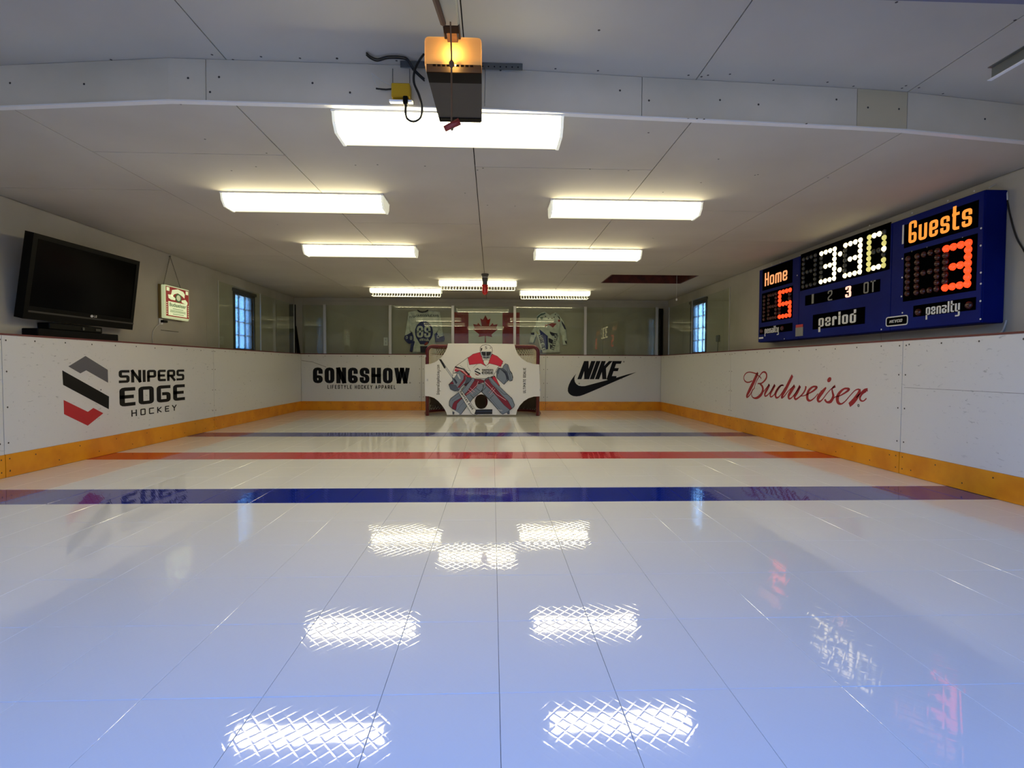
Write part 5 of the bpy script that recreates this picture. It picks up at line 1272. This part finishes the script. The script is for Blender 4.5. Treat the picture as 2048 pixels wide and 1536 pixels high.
# hanging strap iron
zn = CZN-.002; cx = (ox0+ox1)/2
aY = PZ(985, 126, zn).y
ai = empty('strap_iron', (cx, aY, zn), 'perforated steel angle on the ceiling carrying the door opener', 'bracket')
def angle(xa, xb, y, z):
    mb = MB().box((xa, y, z-.003), (xb, y+.035, z)).box((xa, y, z-.032), (xb, y+.003, z-.003))
    return mb.build('angle_bar', 'galvanised', ai)
angle(PZ(800, 120, zn).x, PZ(1045, 128, zn).x, aY, zn)
for xx in (ox0-.006, ox1+.004):
    mb = MB(); mb.hexa([(xx, oy1-.06, zb_+.06), (xx+.003, oy1-.06, zb_+.06), (xx+.003, oy1-.03, zb_+.06), (xx, oy1-.03, zb_+.06)], [(xx, aY, zn-.01), (xx+.003, aY, zn-.01), (xx+.003, aY+.03, zn-.01), (xx, aY+.03, zn-.01)])
    mb.build('hanger_strap', 'galvanised', ai)
mb = MB()
for k in range(7): x = .0+cx+.1+k*.03; mb.add([(x+.004*math.cos(a*math.pi/3), aY-.0005, zn-.018+.004*math.sin(a*math.pi/3)) for a in range(6)], [(0, 1, 2, 3, 4, 5)])
mb.build('bolt_holes', 'dark_void', ai)['kind'] = 'stuff'
# release rope and handle
ry = 1.95; p0 = PY(903, 128, ry); hz = PY(903, 243, ry)
rr = empty('release_rope', (hz.x, ry, hz.z), 'emergency release cord with a red handle hanging in front of the opener', 'rope')
MB().tube([(p0.x-.004, ry, rz-.02), (p0.x, ry, p0.z+.03), (p0.x, ry, p0.z)], .0028, 6).build('cord', 'rope_brown', rr)
MB().tube([(p0.x, ry, p0.z), (hz.x, ry, hz.z)], .0032, 6).build('cord', 'rope_brown', rr)
MB().lathe([(.003, -.014), (.009, -.006), (.009, .006), (.003, .014)], (p0.x, ry, p0.z), seg=8).build('knot', 'rope_brown', rr)
a, b2 = PY(889, 258, ry), PY(919, 243, ry)
MB().tube([a, a.lerp(b2, .5), b2], [.011, .012, .013], 8).build('handle', 'handle_red', rr, True)
MB().lathe([(.002, -.012), (.006, -.006), (.006, 0)], ((a+b2)/2-Vector((0, 0, .008)), )[0], seg=8).build('knot', 'rope_brown', rr)
# yellow junction box and outlet on the fascia
fy = step_y(-.5)-.016
def PF(x, y, dy=0): return PY(x, y, fy-dy)
a, b2 = PF(783, 167, .05), PF(820, 196, .05)
jb = empty('junction_box', ((a.x+b2.x)/2, fy, b2.z), 'yellow electrical box with a white outlet plate on the ceiling fascia', 'outlet')
MB().box((a.x, fy-.06, b2.z), (b2.x, fy-.001, a.z), bev=.004).build('yellow_box', 'yellow_box', jb)
a2, b3 = PF(778, 194, .06), PF(827, 213, .06)
mb = MB(); mb.hexa([(a2.x+.01, fy-.105, b3.z), (b3.x-.002, fy-.105, b3.z), (b3.x-.006, fy-.02, b3.z+.03), (a2.x+.0, fy-.02, b3.z+.03)], [(a2.x+.01, fy-.11, b3.z+.008), (b3.x-.002, fy-.11, b3.z+.008), (b3.x-.006, fy-.02, b3.z+.045), (a2.x+.0, fy-.02, b3.z+.045)]); mb.build('outlet_plate', 'tube_white', jb)
a4 = PF(786, 138, .0); b4 = PF(819, 167, 0)
MB().box((a4.x-.002, fy-.006, b4.z), (a4.x+.0, fy-.001, a4.z)).box((b4.x, fy-.006, b4.z), (b4.x+.002, fy-.001, a4.z)).build('backing_edge', 'nail_grey', jb)
pl = PF(812, 210, .09); MB().box((pl.x-.012, fy-.115, pl.z-.005), (pl.x+.012, fy-.085, pl.z+.035), bev=.004).build('plug', 'black_plastic', jb)
pts = [pl]+[PF(x, y, .10) for x, y in ((811, 225), (815, 238), (828, 243), (841, 235), (844, 215), (838, 190), (828, 165), (829, 142), (838, 122), (848, 108))]
tag(MB().tube(smooth_line(pts), .0058, 6).build('power_cord', 'cord_black'), 'black power cord looping from the yellow box up to the door opener', 'cord')
def CW(x, y): return PZ(x, y, CZN-.012)
c1 = MB()
for dy in (0, 4):
    pts = [CW(x, y+dy) for x, y in ((733, 106), (741, 113), (755, 118), (775, 113), (800, 113), (815, 118))]+[PF(x, y+dy, .05) for x, y in ((828, 138), (849, 158))]
    c1.tube(smooth_line(pts), .004, 6)
tag(c1.build('control_wires', 'cord_black'), 'pair of black wires running along the ceiling to the left of the opener', 'wire')
pts = [PF(x, y, .03) for x, y in ((783, 178), (772, 179), (760, 178), (752, 177))]
o = tag(MB().tube(pts, .0045, 6).build('black_connector', 'cord_black'), 'short black connector sticking out left of the yellow box', 'cord')
pts = [PF(x, y, .03) for x, y in ((760, 180), (752, 168), (743, 148), (748, 150), (765, 162), (780, 170))]
tag(MB().tube(smooth_line(pts), .0016, 5).build('thin_wire', 'cord_white'), 'thin pale wire looping beside the yellow box', 'wire')

# ================================================================ OVERHEAD DOOR AND TRACK
dz0 = CH+1.17; de = PZ(1900, 7, dz0).y
gd = empty('garage_door', (0, .9, dz0), 'open sectional garage door parked overhead on its tracks', 'garage door')
mat('door_panel', (96, 96, 112), .4)
yy = de
for k in range(4):
    if yy-.50 < WF: break
    MB().box((DX0+.08, yy-.498, dz0), (DX1-.08, yy, dz0+.045), bev=.006).build('door_section', 'door_panel', gd); yy -= .502
te = PZ(1983, 150, CH+1.25)
tk = empty('door_track', (te.x, 1.2, CH+1.25), 'galvanised overhead door track ending beside the dropped ceiling on the right', 'track')
tx = te.x+.0; ty2 = te.y; tz = CH+1.228
MB().box((tx, WF+.1, tz), (tx+.003, ty2, tz+.05)).build('track_web', 'galvanised', tk)
MB().box((tx-.018, WF+.1, tz-.003), (tx, ty2, tz)).build('track_flange', 'white_metal', tk); MB().box((tx-.018, WF+.1, tz+.05), (tx, ty2, tz+.053)).build('track_flange', 'galvanised', tk)
MB().box((tx+.003, 1.0, tz+.02), (tx+.03, 1.03, CZN-.002)).build('track_hanger', 'galvanised', tk)
MB().box((tx-.018, WF+.12, dz0+.046), (tx+.0, WF+.16, tz-.003)).build('track_spacer', 'galvanised', tk)
for o in bpy.data.objects:
    if '_w' in o: del o['_w']
